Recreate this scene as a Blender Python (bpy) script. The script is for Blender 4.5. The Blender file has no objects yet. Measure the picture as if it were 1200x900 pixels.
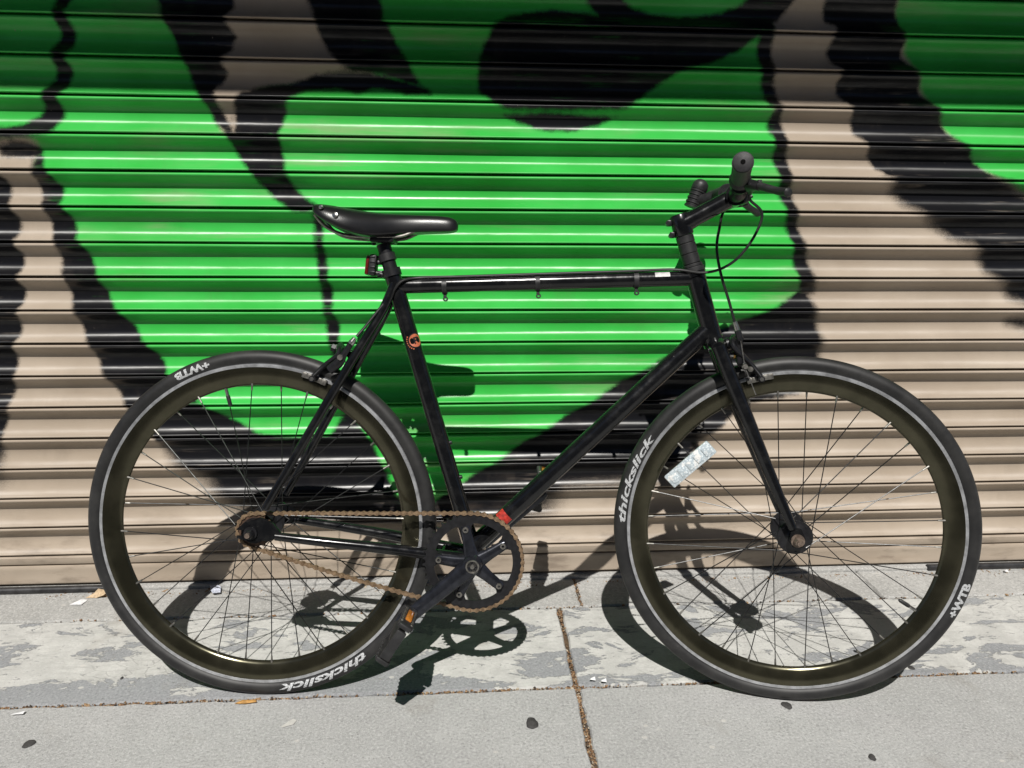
import bpy, bmesh, math, random
import numpy as np
from mathutils import Vector, Matrix
random.seed(7); rng = np.random.default_rng(7)
scene = bpy.context.scene
R = math.radians

# ------------------------------------------------------------------ camera
CAM_H = 0.9942
CR = np.array([0.99766, -0.0675, 0.01128]); CU = np.array([0.00757, 0.27261, 0.9621]); CF = np.array([0.06801, 0.95976, -0.27248])
FPX = 870.0                                   # focal length for a 1200 px wide picture
cd = bpy.data.cameras.new('camera'); cam = bpy.data.objects.new('camera', cd); scene.collection.objects.link(cam)
cd.sensor_width = 36.0; cd.lens = 36.0 * FPX / 1200.0; cd.clip_start = 0.02; cd.clip_end = 3000
cam.matrix_world = Matrix(((CR[0], CU[0], -CF[0], 0), (CR[1], CU[1], -CF[1], 0), (CR[2], CU[2], -CF[2], CAM_H), (0, 0, 0, 1)))
scene.camera = cam
# ------------------------------------------------------------------ sky and sun
SUN = Vector((0.093, 0.682, -1.0)).normalized()          # the way the light travels
w = bpy.data.worlds.new('World'); scene.world = w; w.use_nodes = True
nt = w.node_tree; bg = nt.nodes['Background']; sky = nt.nodes.new('ShaderNodeTexSky')
sky.sky_type = 'NISHITA'; sky.sun_disc = False
sky.sun_elevation = math.asin(-SUN.z); sky.sun_rotation = math.atan2(-SUN.x, -SUN.y)
sky.air_density = 0.65; sky.dust_density = 0.1; sky.ozone_density = 1.5
nt.links.new(sky.outputs[0], bg.inputs[0]); bg.inputs[1].default_value = 0.05
sd = bpy.data.lights.new('sun', 'SUN'); sd.energy = 5.0; sd.angle = R(0.5); sd.color = (1.0, 0.965, 0.91)
so = bpy.data.objects.new('sun', sd); scene.collection.objects.link(so); so.rotation_euler = SUN.to_track_quat('-Z', 'Y').to_euler(); so.location = (0, -2, 6)
scene.view_settings.view_transform = 'Standard'; scene.view_settings.look = 'None'
scene.view_settings.exposure = 0.0; scene.view_settings.gamma = 1.0
scene.render.resolution_x = 1024; scene.render.resolution_y = 768

# ------------------------------------------------------------------ where things stand (metres)
WALL_Y = 1.6867          # front lips of the roller shutter
PITCH = 0.0749           # height of one slat
LINE0 = 1.292            # a joint between two slats
def ray(px, py): return np.array([0, 0, CAM_H]), CF + (px - 600) / FPX * CR - (py - 450) / FPX * CU
def wall_at(px, py):
    C, d = ray(px, py); P = C + d * ((WALL_Y - C[1]) / d[1]); return (P[0], P[2])
def ground_at(px, py):
    C, d = ray(px, py); P = C + d * (-C[2] / d[2]); return (P[0], P[1])
# bicycle frame of reference: x forward, y away from the street, z up along the leaning frame
BO = np.array([-0.39352, 1.27641, 0.00031]); BF = np.array([0.99701, -0.07724, 0.0]); BL = np.array([0.07558, 0.97564, -0.20595]); BU = np.array([0.01591, 0.20534, 0.97856])
def bike_at(px, py, y=0.0):
    C, d = ray(px, py); t = ((BO + BL * y - C) @ BL) / (d @ BL); P = C + d * t - BO
    return (P @ BF, y, P @ BU)
BIKE_M = Matrix(((BF[0], BL[0], BU[0], BO[0]), (BF[1], BL[1], BU[1], BO[1]), (BF[2], BL[2], BU[2], BO[2]), (0, 0, 0, 1)))

# ------------------------------------------------------------------ helpers
def link(o): scene.collection.objects.link(o); return o
def empty(name, parent=None, mat=None):
    o = link(bpy.data.objects.new(name, None)); o.empty_display_size = 0.05
    if parent: o.parent = parent
    if mat is not None: o.matrix_local = mat
    return o
def tag(o, label=None, category=None, group=None, kind=None):
    if label: o['label'] = label
    if category: o['category'] = category
    if group: o['group'] = group
    if kind: o['kind'] = kind
    return o
class MB:
    def __init__(s): s.v = []; s.f = []; s.m = []
    def add(s, vs, fs, mi=0):
        b = len(s.v); s.v += [tuple(map(float, v)) for v in vs]
        for f in fs: s.f.append([b + i for i in f]); s.m.append(mi)
        return s
    def box(s, c, size, rot=None, mi=0, ch=0.0):
        hx, hy, hz = size[0] / 2, size[1] / 2, size[2] / 2
        c = Vector(c); M = rot or Matrix.Identity(3)
        if ch <= 0:
            vs = [c + M @ Vector((x * hx, y * hy, z * hz)) for x in (-1, 1) for y in (-1, 1) for z in (-1, 1)]
            s.add(vs, [(0, 1, 3, 2), (4, 6, 7, 5), (0, 4, 5, 1), (2, 3, 7, 6), (0, 2, 6, 4), (1, 5, 7, 3)], mi)
        else:
            bm = bmesh.new(); bmesh.ops.create_cube(bm, size=1)
            for v in bm.verts: v.co = Vector((v.co.x * size[0], v.co.y * size[1], v.co.z * size[2]))
            bmesh.ops.bevel(bm, geom=list(bm.edges), offset=ch, segments=2, affect='EDGES', profile=0.5)
            bm.verts.index_update()
            s.add([c + M @ v.co for v in bm.verts], [[v.index for v in f.verts] for f in bm.faces], mi); bm.free()
        return s
    def tube(s, pts, rad, seg=12, smooth=0, caps=True, mi=0, flat=None):
        pts = [Vector(p) for p in pts]
        if not hasattr(rad, '__len__'): rad = [rad] * len(pts)
        if smooth:
            q = []; rr = []
            n = len(pts)
            for i in range(n - 1):
                p0 = pts[max(i - 1, 0)]; p1 = pts[i]; p2 = pts[i + 1]; p3 = pts[min(i + 2, n - 1)]
                for k in range(smooth):
                    t = k / smooth
                    q.append(0.5 * ((2 * p1) + (p2 - p0) * t + (2 * p0 - 5 * p1 + 4 * p2 - p3) * t * t + (3 * p1 - p0 - 3 * p2 + p3) * t ** 3))
                    rr.append(rad[i] + (rad[i + 1] - rad[i]) * t)
            q.append(pts[-1]); rr.append(rad[-1]); pts, rad = q, rr
        n = len(pts); T = []
        for i in range(n): T.append((pts[min(i + 1, n - 1)] - pts[max(i - 1, 0)]).normalized())
        a = Vector((0, 1, 0)) if abs(T[0].y) < 0.9 else Vector((1, 0, 0))
        N = (a - T[0] * a.dot(T[0])).normalized(); vs = []; fs = []
        for i in range(n):
            N = (N - T[i] * N.dot(T[i])).normalized(); B = T[i].cross(N)
            for k in range(seg):
                an = 2 * math.pi * k / seg
                e = flat if flat else (1, 1)
                vs.append(pts[i] + rad[i] * (math.cos(an) * e[0] * N + math.sin(an) * e[1] * B))
        for i in range(n - 1):
            for k in range(seg):
                k2 = (k + 1) % seg; fs.append((i * seg + k, i * seg + k2, (i + 1) * seg + k2, (i + 1) * seg + k))
        if caps: fs.append(tuple(range(seg - 1, -1, -1))); fs.append(tuple((n - 1) * seg + k for k in range(seg)))
        return s.add(vs, fs, mi)
    def lathe(s, prof, seg=64, centre=(0, 0, 0), closed=False, mi=0, M=None):
        """profile of (radius, y) turned about the y axis"""
        n = len(prof); vs = []; fs = []
        for k in range(seg):
            a = 2 * math.pi * k / seg; c, sn = math.cos(a), math.sin(a)
            for (r, y) in prof:
                p = Vector((r * c, y, r * sn))
                if M is not None: p = M @ p
                vs.append(p + Vector(centre))
        m = n if closed else n - 1
        for k in range(seg):
            k2 = (k + 1) % seg
            for i in range(m):
                j = (i + 1) % n; fs.append((k * n + i, k * n + j, k2 * n + j, k2 * n + i))
        return s.add(vs, fs, mi)
    def plate(s, outline, y0, y1, mi=0, M=None, centre=(0, 0, 0)):
        """outline of (x, z), given thickness along y"""
        n = len(outline); vs = []
        for y in (y0, y1):
            for (x, z) in outline:
                p = Vector((x, y, z))
                if M is not None: p = M @ p
                vs.append(p + Vector(centre))
        fs = [tuple(range(n)), tuple(range(2 * n - 1, n - 1, -1))] + [(i, n + i, n + (i + 1) % n, (i + 1) % n) for i in range(n)]
        return s.add(vs, fs, mi)
    def mesh(s, name, mats, smooth=35):
        me = bpy.data.meshes.new(name); me.from_pydata(s.v, [], s.f)
        for m in (mats if isinstance(mats, (list, tuple)) else [mats]): me.materials.append(m)
        if max(s.m, default=0): me.polygons.foreach_set('material_index', s.m)
        bm = bmesh.new(); bm.from_mesh(me); bmesh.ops.recalc_face_normals(bm, faces=bm.faces); bm.to_mesh(me); bm.free()
        if smooth:
            me.shade_smooth(); me.set_sharp_from_angle(angle=R(smooth))
        return me
    def build(s, name, mats, parent=None, smooth=35, mat=None):
        o = link(bpy.data.objects.new(name, s.mesh(name, mats, smooth)))
        if parent: o.parent = parent
        if mat is not None: o.matrix_local = mat
        return o
def rot_from(zdir, xhint=(1, 0, 0)):
    z = Vector(zdir).normalized(); x = Vector(xhint); x = (x - z * x.dot(z)).normalized(); y = z.cross(x)
    return Matrix((x, y, z)).transposed()

# ------------------------------------------------------------------ materials
class NT:
    def __init__(s, name):
        s.mat = bpy.data.materials.new(name); s.mat.use_nodes = True; s.t = s.mat.node_tree
        s.b = s.t.nodes['Principled BSDF']
    def n(s, typ, **kw):
        nd = s.t.nodes.new(typ)
        for k, v in kw.items(): setattr(nd, k, v)
        return nd
    def set(s, sock, v):
        if isinstance(v, bpy.types.NodeSocket): s.t.links.new(v, sock)
        else: sock.default_value = v
    def math(s, op, a, b=0.0, c=None, clamp=False):
        nd = s.n('ShaderNodeMath', operation=op, use_clamp=clamp); s.set(nd.inputs[0], a); s.set(nd.inputs[1], b)
        if c is not None: s.set(nd.inputs[2], c)
        return nd.outputs[0]
    def step(s, v, lo, hi, out=(0, 1)):
        nd = s.n('ShaderNodeMapRange', interpolation_type='SMOOTHSTEP'); s.set(nd.inputs[0], v); s.set(nd.inputs[1], lo); s.set(nd.inputs[2], hi)
        nd.inputs[3].default_value = out[0]; nd.inputs[4].default_value = out[1]; return nd.outputs[0]
    def mix(s, f, a, b):
        nd = s.n('ShaderNodeMix', data_type='RGBA'); s.set(nd.inputs[0], f)
        for i, v in ((6, a), (7, b)):
            if isinstance(v, tuple): v = tuple(v) + (1,) if len(v) == 3 else v
            s.set(nd.inputs[i], v)
        return nd.outputs[2]
    def pos(s, scale=(1, 1, 1), obj=False):
        if obj: src = s.n('ShaderNodeTexCoord').outputs['Object']
        else: src = s.n('ShaderNodeNewGeometry').outputs['Position']
        m = s.n('ShaderNodeVectorMath', operation='MULTIPLY'); s.set(m.inputs[0], src); m.inputs[1].default_value = scale
        return m.outputs[0]
    def noise(s, vec, scale, detail=3, rough=0.55, dist=0.0):
        nd = s.n('ShaderNodeTexNoise'); s.set(nd.inputs['Vector'], vec); nd.inputs['Scale'].default_value = scale
        nd.inputs['Detail'].default_value = detail; nd.inputs['Roughness'].default_value = rough; nd.inputs['Distortion'].default_value = dist
        return nd.outputs[0]
    def voro(s, vec, scale, feature='F1'):
        nd = s.n('ShaderNodeTexVoronoi', feature=feature); s.set(nd.inputs['Vector'], vec); nd.inputs['Scale'].default_value = scale
        return nd.outputs
    def attr(s, name): return s.n('ShaderNodeAttribute', attribute_name=name).outputs['Fac']
    def bump(s, h, strength=0.3, dist=0.002):
        nd = s.n('ShaderNodeBump'); s.set(nd.inputs['Height'], h); nd.inputs['Strength'].default_value = strength; nd.inputs['Distance'].default_value = dist
        s.t.links.new(nd.outputs[0], s.b.inputs['Normal'])
    def out(s, col=None, rough=None, metal=None, spec=None, coat=None):
        for k, v in (('Base Color', col), ('Roughness', rough), ('Metallic', metal), ('Specular IOR Level', spec), ('Coat Weight', coat)):
            if v is None: continue
            if k == 'Base Color' and isinstance(v, tuple): v = v + (1,) if len(v) == 3 else v
            s.set(s.b.inputs[k], v)
        return s.mat
def simple(name, col, rough=0.5, metal=0.0, var=0.25, scale=60, spec=0.5, coat=None, bump=0.0, rvar=0.25):
    m = NT(name); p = m.pos(obj=True)
    n1 = m.noise(p, scale, 4, 0.6); n2 = m.noise(p, scale * 6, 2, 0.6)
    d = tuple(c * (1 - var) for c in col); l = tuple(min(1, c * (1 + var)) for c in col)
    c = m.mix(m.step(n1, 0.3, 0.7), d, l)
    r = m.math('ADD', rough * (1 - rvar), m.math('MULTIPLY', n2, 2 * rvar * rough))
    if bump: m.bump(n2, bump, 0.001)
    return m.out(c, r, metal, spec, coat)

M = {}
def mat_frame():
    m = NT('black_frame_paint'); p = m.pos(obj=True)
    n = m.noise(p, 40, 4, 0.65); fine = m.noise(m.pos((1, 1, 1), True), 420, 2, 0.7)
    sc = m.step(m.noise(m.pos((1, 1, 1), True), 160, 5, 0.75), 0.69, 0.73)
    dust = m.step(n, 0.4, 0.75)
    c = m.mix(m.math('MULTIPLY', dust, 0.5), (0.0055, 0.0058, 0.0068), (0.018, 0.018, 0.018))
    c = m.mix(m.math('MULTIPLY', sc, 0.7), c, (0.13, 0.125, 0.12))
    r = m.math('ADD', 0.15, m.math('MULTIPLY', dust, 0.14))
    m.bump(fine, 0.03, 0.0005)
    return m.out(c, r, 0.0, 0.5)
M['frame'] = mat_frame()
M['crank'] = simple('black_anodised_crank', (0.030, 0.032, 0.040), 0.22, 0.55, 0.3, 60, bump=0.05)
M['ring'] = simple('satin_black_chainring', (0.016, 0.016, 0.018), 0.42, 0.3, 0.3, 90, bump=0.08)
M['blackmetal'] = simple('black_metal', (0.014, 0.014, 0.016), 0.38, 0.2, 0.3, 80)
M['plastic'] = simple('black_plastic', (0.018, 0.018, 0.019), 0.5, 0.0, 0.35, 80, bump=0.1)
M['rubber'] = simple('grip_rubber', (0.022, 0.021, 0.023), 0.6, 0.0, 0.3, 120, bump=0.15)
M['steel'] = simple('worn_steel', (0.50, 0.49, 0.47), 0.33, 1.0, 0.25, 90)
M['dullsteel'] = simple('dull_steel', (0.25, 0.24, 0.22), 0.45, 0.9, 0.35, 120)
M['nut'] = simple('rusty_axle_nut', (0.20, 0.155, 0.125), 0.5, 0.6, 0.4, 150)
M['brass'] = simple('brass', (0.45, 0.28, 0.09), 0.35, 1.0, 0.25, 120)
M['spoke'] = simple('black_spoke', (0.035, 0.035, 0.035), 0.35, 0.7, 0.3, 60)
M['cable'] = simple('cable_housing', (0.012, 0.012, 0.012), 0.4, 0.0, 0.2, 60)
M['white_print'] = simple('white_tyre_print', (0.42, 0.43, 0.44), 0.6, 0.0, 0.45, 420)
M['orange'] = simple('orange_decal', (0.50, 0.14, 0.07), 0.4, 0.0, 0.15, 300)
M['red'] = simple('red_sticker', (0.40, 0.035, 0.025), 0.4, 0.0, 0.4, 200)
M['whitest'] = simple('white_sticker', (0.5, 0.5, 0.49), 0.4, 0.0, 0.2, 200)
M['amber'] = simple('amber_reflector', (0.42, 0.15, 0.02), 0.15, 0.0, 0.25, 300, coat=0.5)
M['redlens'] = simple('red_lens', (0.11, 0.012, 0.010), 0.15, 0.0, 0.25, 200, coat=0.5)
def mat_tyre():
    m = NT('tyre_rubber'); p = m.pos(obj=True)
    n = m.noise(p, 22, 4, 0.6); f = m.noise(p, 350, 3, 0.7)
    c = m.mix(m.step(n, 0.3, 0.72), (0.012, 0.012, 0.0125), (0.028, 0.0275, 0.027))
    c = m.mix(m.math('MULTIPLY', m.step(f, 0.62, 0.75), 0.35), c, (0.10, 0.098, 0.092))
    m.bump(f, 0.12, 0.0006)
    return m.out(c, 0.52, 0, 0.45)
M['tyre'] = mat_tyre()
def mat_rim():
    m = NT('dark_olive_rim'); p = m.pos(obj=True)
    n = m.noise(p, 18, 4, 0.6); f = m.noise(p, 260, 3, 0.7)
    c = m.mix(m.step(n, 0.3, 0.7), (0.070, 0.066, 0.044), (0.105, 0.098, 0.066))
    c = m.mix(m.math('MULTIPLY', m.step(f, 0.66, 0.74), 0.4), c, (0.16, 0.15, 0.12))
    return m.out(c, m.math('ADD', 0.13, m.math('MULTIPLY', n, 0.14)), 0.85, 0.5)
M['rim'] = mat_rim()
M['track'] = simple('worn_brake_track', (0.52, 0.53, 0.55), 0.36, 0.7, 0.3, 40, bump=0.05)
def mat_chain():
    m = NT('rusty_chain'); p = m.pos(obj=True)
    n = m.noise(p, 130, 4, 0.65); f = m.noise(p, 600, 3, 0.7)
    c = m.mix(m.step(n, 0.3, 0.7), (0.125, 0.080, 0.046), (0.275, 0.190, 0.115)); c = m.mix(m.step(f, 0.55, 0.72), c, (0.05, 0.03, 0.02))
    m.bump(f, 0.4, 0.0006)
    return m.out(c, 0.62, 0.25, 0.4)
M['chain'] = mat_chain()
M['cog'] = simple('rusty_cog', (0.10, 0.06, 0.04), 0.55, 0.4, 0.5, 150)
def mat_saddle():
    m = NT('black_saddle_cover'); p = m.pos(obj=True)
    v = m.voro(p, 700)[0]; n = m.noise(p, 30, 3, 0.6)
    m.bump(v, 0.12, 0.0008)
    return m.out(m.mix(n, (0.006, 0.006, 0.007), (0.012, 0.012, 0.013)), m.math('ADD', 0.25, m.math('MULTIPLY', n, 0.14)), 0, 0.5)
M['saddle'] = mat_saddle()
def mat_reflector():
    m = NT('clear_reflector'); p = m.pos(obj=True)
    v = m.voro(p, 260)[0]; n = m.noise(p, 70, 3, 0.6)
    c = m.mix(m.step(v, 0.2, 0.6), (0.72, 0.78, 0.80), (0.45, 0.52, 0.56)); m.bump(v, 0.6, 0.001)
    return m.out(m.mix(m.step(n, 0.55, 0.65), c, (0.80, 0.80, 0.78)), 0.12, 0.0, 0.8, 0.6)
M['reflector'] = mat_reflector()

def mat_shutter():
    m = NT('painted_shutter'); P = m.pos()
    sb, sg, soft = m.attr('sd_black'), m.attr('sd_green'), m.attr('soft')
    jag = m.math('MULTIPLY', m.math('SUBTRACT', m.noise(P, 48, 6, 0.72), 0.5), 0.016)
    streak = m.noise(m.pos((5, 5, 130)), 1.0, 4, 0.6); streak2 = m.noise(m.pos((2.2, 2, 26)), 1.0, 4, 0.6)
    big = m.noise(P, 3.2, 4, 0.6); fine = m.noise(P, 240, 3, 0.65)
    spray = m.math('SUBTRACT', m.noise(P, 620, 2, 0.6), 0.5)
    # bare tan enamel
    tan = m.mix(m.step(big, 0.35, 0.65), (0.345, 0.285, 0.224), (0.405, 0.340, 0.272))
    tan = m.mix(m.math('MULTIPLY', m.step(streak2, 0.55, 0.8), 0.35), tan, (0.27, 0.205, 0.15))
    scr = m.math('MULTIPLY', m.step(m.noise(m.pos((9, 5, 420)), 1.0, 3, 0.6), 0.66, 0.72), m.step(m.noise(P, 7, 3, 0.6), 0.5, 0.62))
    tan = m.mix(m.math('MULTIPLY', scr, 0.5), tan, (0.52, 0.46, 0.38))
    # green spray
    dg = m.math('ADD', m.math('ADD', sg, m.math('MULTIPLY', jag, 0.8)), m.math('MULTIPLY', spray, 0.02))
    gmask = m.step(dg, -0.008, 0.010, (1, 0))
    thin = m.math('MULTIPLY', m.step(streak2, 0.5, 0.78), m.step(m.noise(m.pos((1.5, 1, 5)), 1.3, 3, 0.6), 0.42, 0.62))
    gmask = m.math('MULTIPLY', gmask, m.math('SUBTRACT', 1.0, m.math('MULTIPLY', thin, 0.52)))
    green = m.mix(m.step(big, 0.3, 0.7), (0.034, 0.385, 0.052), (0.052, 0.475, 0.082))
    c = m.mix(gmask, tan, green)
    # black spray with soft edge and worn streaks
    db = m.math('ADD', m.math('ADD', sb, jag), m.math('MULTIPLY', m.math('MULTIPLY', spray, soft), 1.6))
    bm_ = m.n('ShaderNodeMapRange', interpolation_type='SMOOTHSTEP'); m.set(bm_.inputs[0], db)
    m.set(bm_.inputs[1], m.math('MULTIPLY', soft, -1.0)); m.set(bm_.inputs[2], soft); bm_.inputs[3].default_value = 1; bm_.inputs[4].default_value = 0
    wear = m.math('MULTIPLY', m.step(streak, 0.54, 0.72), m.step(m.noise(m.pos((7, 5, 9)), 1.0, 4, 0.6), 0.46, 0.66))
    bmask = m.math('MULTIPLY', bm_.outputs[0], m.math('SUBTRACT', 1.0, m.math('MULTIPLY', wear, 0.34)))
    c = m.mix(bmask, c, (0.0085, 0.0085, 0.010))
    # chips and grime
    chip = m.math('MULTIPLY', m.step(m.noise(P, 130, 2, 0.6), 0.73, 0.76), m.step(m.noise(P, 9, 3, 0.6), 0.5, 0.65))
    c = m.mix(m.math('MULTIPLY', chip, 0.6), c, (0.30, 0.27, 0.23))
    film = m.math('MULTIPLY', m.step(m.noise(m.pos((11, 5, 3)), 1.0, 6, 0.7), 0.50, 0.72), m.step(streak2, 0.40, 0.62))
    c = m.mix(m.math('MULTIPLY', film, 0.16), c, (0.12, 0.10, 0.08))
    low = m.n('ShaderNodeSeparateXYZ'); m.set(low.inputs[0], m.n('ShaderNodeNewGeometry').outputs['Position'])
    dirt = m.math('MULTIPLY', m.step(m.noise(m.pos((6, 5, 22)), 1.0, 5, 0.65), 0.5, 0.7), m.step(low.outputs[2], 0.30, 0.03))
    c = m.mix(m.math('MULTIPLY', dirt, 0.55), c, (0.13, 0.10, 0.078))
    r = m.math('ADD', 0.235, m.math('MULTIPLY', m.noise(m.pos((4, 3, 60)), 1.0, 4, 0.6), 0.17))
    r = m.math('ADD', r, m.math('MULTIPLY', m.math('SUBTRACT', 1.0, m.math('MAXIMUM', gmask, bmask)), 0.18))
    h = m.math('ADD', m.math('MULTIPLY', m.noise(m.pos((10, 4, 70)), 1.0, 4, 0.6), 1.0), m.math('MULTIPLY', fine, 0.12))
    m.bump(h, 0.05, 0.003)
    m.b.inputs['Anisotropic'].default_value = 0.95
    tv = m.n('ShaderNodeCombineXYZ'); tv.inputs[0].default_value = 1.0; m.t.links.new(tv.outputs[0], m.b.inputs['Tangent'])
    sl = m.math('ADD', 0.16, m.math('MULTIPLY', m.step(m.noise(m.pos((5, 3, 40)), 1.0, 5, 0.65), 0.3, 0.7), 0.30))
    return m.out(c, r, 0, sl)
M['shutter'] = mat_shutter()

def mat_concrete(name, base, lo, paint=None):
    m = NT(name); P = m.pos()
    sc = lambda k, c=base: tuple(min(0.9, x * k) for x in c)
    big = m.noise(P, 2.6, 5, 0.6); mid = m.noise(P, 17, 6, 0.7); med = m.noise(P, 60, 4, 0.7); fine = m.noise(P, 190, 4, 0.75); grit = m.noise(P, 520, 2, 0.6)
    c = m.mix(m.step(big, 0.32, 0.68), lo, base)
    c = m.mix(m.math('MULTIPLY', m.step(mid, 0.50, 0.70), 0.45), c, sc(0.74))
    c = m.mix(m.math('MULTIPLY', m.step(mid, 0.48, 0.30), 0.40), c, sc(1.18))
    c = m.mix(m.math('MULTIPLY', m.step(med, 0.54, 0.70), 0.35), c, sc(0.68))
    c = m.mix(m.math('MULTIPLY', m.step(fine, 0.50, 0.66), 0.75), c, sc(1.30))
    c = m.mix(m.math('MULTIPLY', m.step(fine, 0.48, 0.32), 0.8), c, sc(0.56))
    c = m.mix(m.math('MULTIPLY', m.step(grit, 0.62, 0.72), 0.6), c, sc(0.42))
    pit = m.math('MULTIPLY', m.step(m.voro(P, 70)[0], 0.16, 0.08), m.step(m.noise(P, 14, 2, 0.5), 0.5, 0.6))
    c = m.mix(m.math('MULTIPLY', pit, 0.55), c, sc(0.38))
    if paint:
        pn = m.noise(m.pos((5.5, 13, 1)), 1.0, 9, 0.66, 0.5)
        sep = m.n('ShaderNodeSeparateXYZ'); m.set(sep.inputs[0], P)
        # the coat has been walked off along the street side, most of all on the slab under the rear wheel
        edge = m.math('MULTIPLY', m.step(sep.outputs[1], 1.37, 1.27), m.math('ADD', 0.05, m.step(sep.outputs[0], 0.1, -0.2, (0.0, 0.13))))
        pn = m.math('SUBTRACT', pn, edge)
        pm = m.step(pn, 0.440, 0.452)
        tiny = m.step(m.noise(m.pos((34, 80, 1)), 1.0, 5, 0.68), 0.62, 0.65)
        pm = m.math('MULTIPLY', pm, m.math('SUBTRACT', 1.0, m.math('MULTIPLY', tiny, 0.75)))
        fl = m.math('MULTIPLY', m.step(m.noise(m.pos((26, 44, 1)), 1.0, 6, 0.65), 0.60, 0.62), m.step(pn, 0.30, 0.40))
        pm = m.math('MAXIMUM', pm, fl)
        ps = lambda k: sc(k, paint)
        pc = m.mix(m.step(mid, 0.35, 0.7), ps(0.80), paint)
        pc = m.mix(m.math('MULTIPLY', m.step(m.noise(m.pos((14, 70, 1)), 1.0, 5, 0.65), 0.50, 0.68), 0.6), pc, ps(0.66))
        pc = m.mix(m.math('MULTIPLY', m.step(med, 0.52, 0.66), 0.35), pc, ps(0.70))
        pc = m.mix(m.math('MULTIPLY', m.step(fine, 0.52, 0.70), 0.45), pc, ps(0.62))
        pc = m.mix(m.math('MULTIPLY', m.step(fine, 0.42, 0.30), 0.5), pc, ps(1.2))
        crack = m.math('MULTIPLY', m.step(m.voro(m.pos((24, 60, 1)), 1.0, 'DISTANCE_TO_EDGE')[0], 0.035, 0.015), m.step(big, 0.48, 0.6))
        pc = m.mix(m.math('MULTIPLY', crack, 0.5), pc, ps(0.45))
        c = m.mix(pm, c, pc)
        h = m.math('ADD', m.math('MULTIPLY', fine, 0.6), m.math('MULTIPLY', pm, 0.8))
    else:
        h = m.math('ADD', fine, m.math('MULTIPLY', grit, 0.6))
    # stains and pale drips
    st = m.step(m.noise(P, 5.5, 4, 0.6), 0.60, 0.72); c = m.mix(m.math('MULTIPLY', st, 0.25), c, (0.20, 0.17, 0.13))
    sp = m.step(m.voro(m.pos((1, 1.6, 0)), 15)[0], 0.11, 0.06); spn = m.step(m.noise(P, 9, 2, 0.5), 0.46, 0.53)
    c = m.mix(m.math('MULTIPLY', m.math('MULTIPLY', sp, spn), 0.6), c, (0.60, 0.58, 0.54))
    m.bump(h, 0.7, 0.003)
    return m.out(c, 0.88, 0, 0.3)
M['con_front'] = mat_concrete('sidewalk_concrete', (0.425, 0.426, 0.418), (0.375, 0.376, 0.37))
M['con_mid'] = mat_concrete('peeling_painted_concrete', (0.305, 0.313, 0.322), (0.26, 0.267, 0.277), paint=(0.575, 0.573, 0.548))
M['con_back'] = mat_concrete('doorstep_concrete', (0.45, 0.447, 0.432), (0.36, 0.357, 0.343), paint=None)
def mat_rough(name, col, lo, scale=14, b=0.4):
    m = NT(name); P = m.pos(); n = m.noise(P, scale, 5, 0.65); f = m.noise(P, 220, 3, 0.7)
    c = m.mix(m.step(n, 0.3, 0.7), lo, col); c = m.mix(m.math('MULTIPLY', m.step(f, 0.5, 0.7), 0.4), c, tuple(x * 1.4 for x in col))
    m.bump(f, b, 0.003); return m.out(c, 0.9, 0, 0.3)
M['dirt'] = mat_rough('joint_dirt', (0.13, 0.085, 0.05), (0.06, 0.042, 0.028), 60)
M['asphalt'] = mat_rough('asphalt', (0.055, 0.054, 0.052), (0.04, 0.04, 0.04), 6)
M['earth'] = mat_rough('far_ground', (0.11, 0.105, 0.095), (0.08, 0.078, 0.07), 0.4)
M['stucco'] = mat_rough('stucco', (0.42, 0.38, 0.32), (0.36, 0.32, 0.27), 6)
M['kerb'] = mat_rough('kerb_concrete', (0.32, 0.31, 0.29), (0.25, 0.245, 0.23), 9)
M['darksteel'] = simple('dark_steel', (0.05, 0.05, 0.052), 0.45, 0.6, 0.4, 30, bump=0.1)
M['canopy'] = simple('canopy_sheet', (0.09, 0.085, 0.08), 0.5, 0.2, 0.3, 8)
M['shade_black'] = simple('black_for_shade', (0.004, 0.004, 0.004), 0.95, 0, 0.2, 8, spec=0.1)  # black that stands for shade behind the slats and in the grip ends
M['paneM'] = simple('window_pane', (0.03, 0.035, 0.04), 0.08, 0, 0.1, 2)
M['roadpaint'] = simple('road_paint', (0.6, 0.6, 0.57), 0.7, 0, 0.2, 30)

# ------------------------------------------------------------------ ground
FRONT_Y, ROW_B, ROW_A, JOINT_X = -0.45, 1.2615, 1.5465, 0.2275
g = MB().add([(-900, -900, -0.16), (900, -900, -0.16), (900, 900, -0.16), (-900, 900, -0.16)], [(0, 1, 2, 3)]).build('ground', M['earth'], smooth=0); tag(g, kind='structure')
rd = MB().add([(-60, -10.3, -0.15), (60, -10.3, -0.15), (60, FRONT_Y - 0.15, -0.15), (-60, FRONT_Y - 0.15, -0.15)], [(0, 1, 2, 3)]).build('road', M['asphalt'], smooth=0); tag(rd, kind='structure')
kb = MB()
for i in range(16):
    x0 = -16 + i * 2.0; kb.box((x0 + 0.995, FRONT_Y - 0.077, -0.075), (1.99, 0.146, 0.148), ch=0.012)
kb = kb.build('kerb', M['kerb']); tag(kb, kind='structure')
base = MB().box((0.2, (FRONT_Y + 1.95) / 2, -0.085), (32, 1.95 - FRONT_Y, 0.15)).build('sidewalk', M['dirt'], smooth=0); tag(base, kind='structure')
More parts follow.
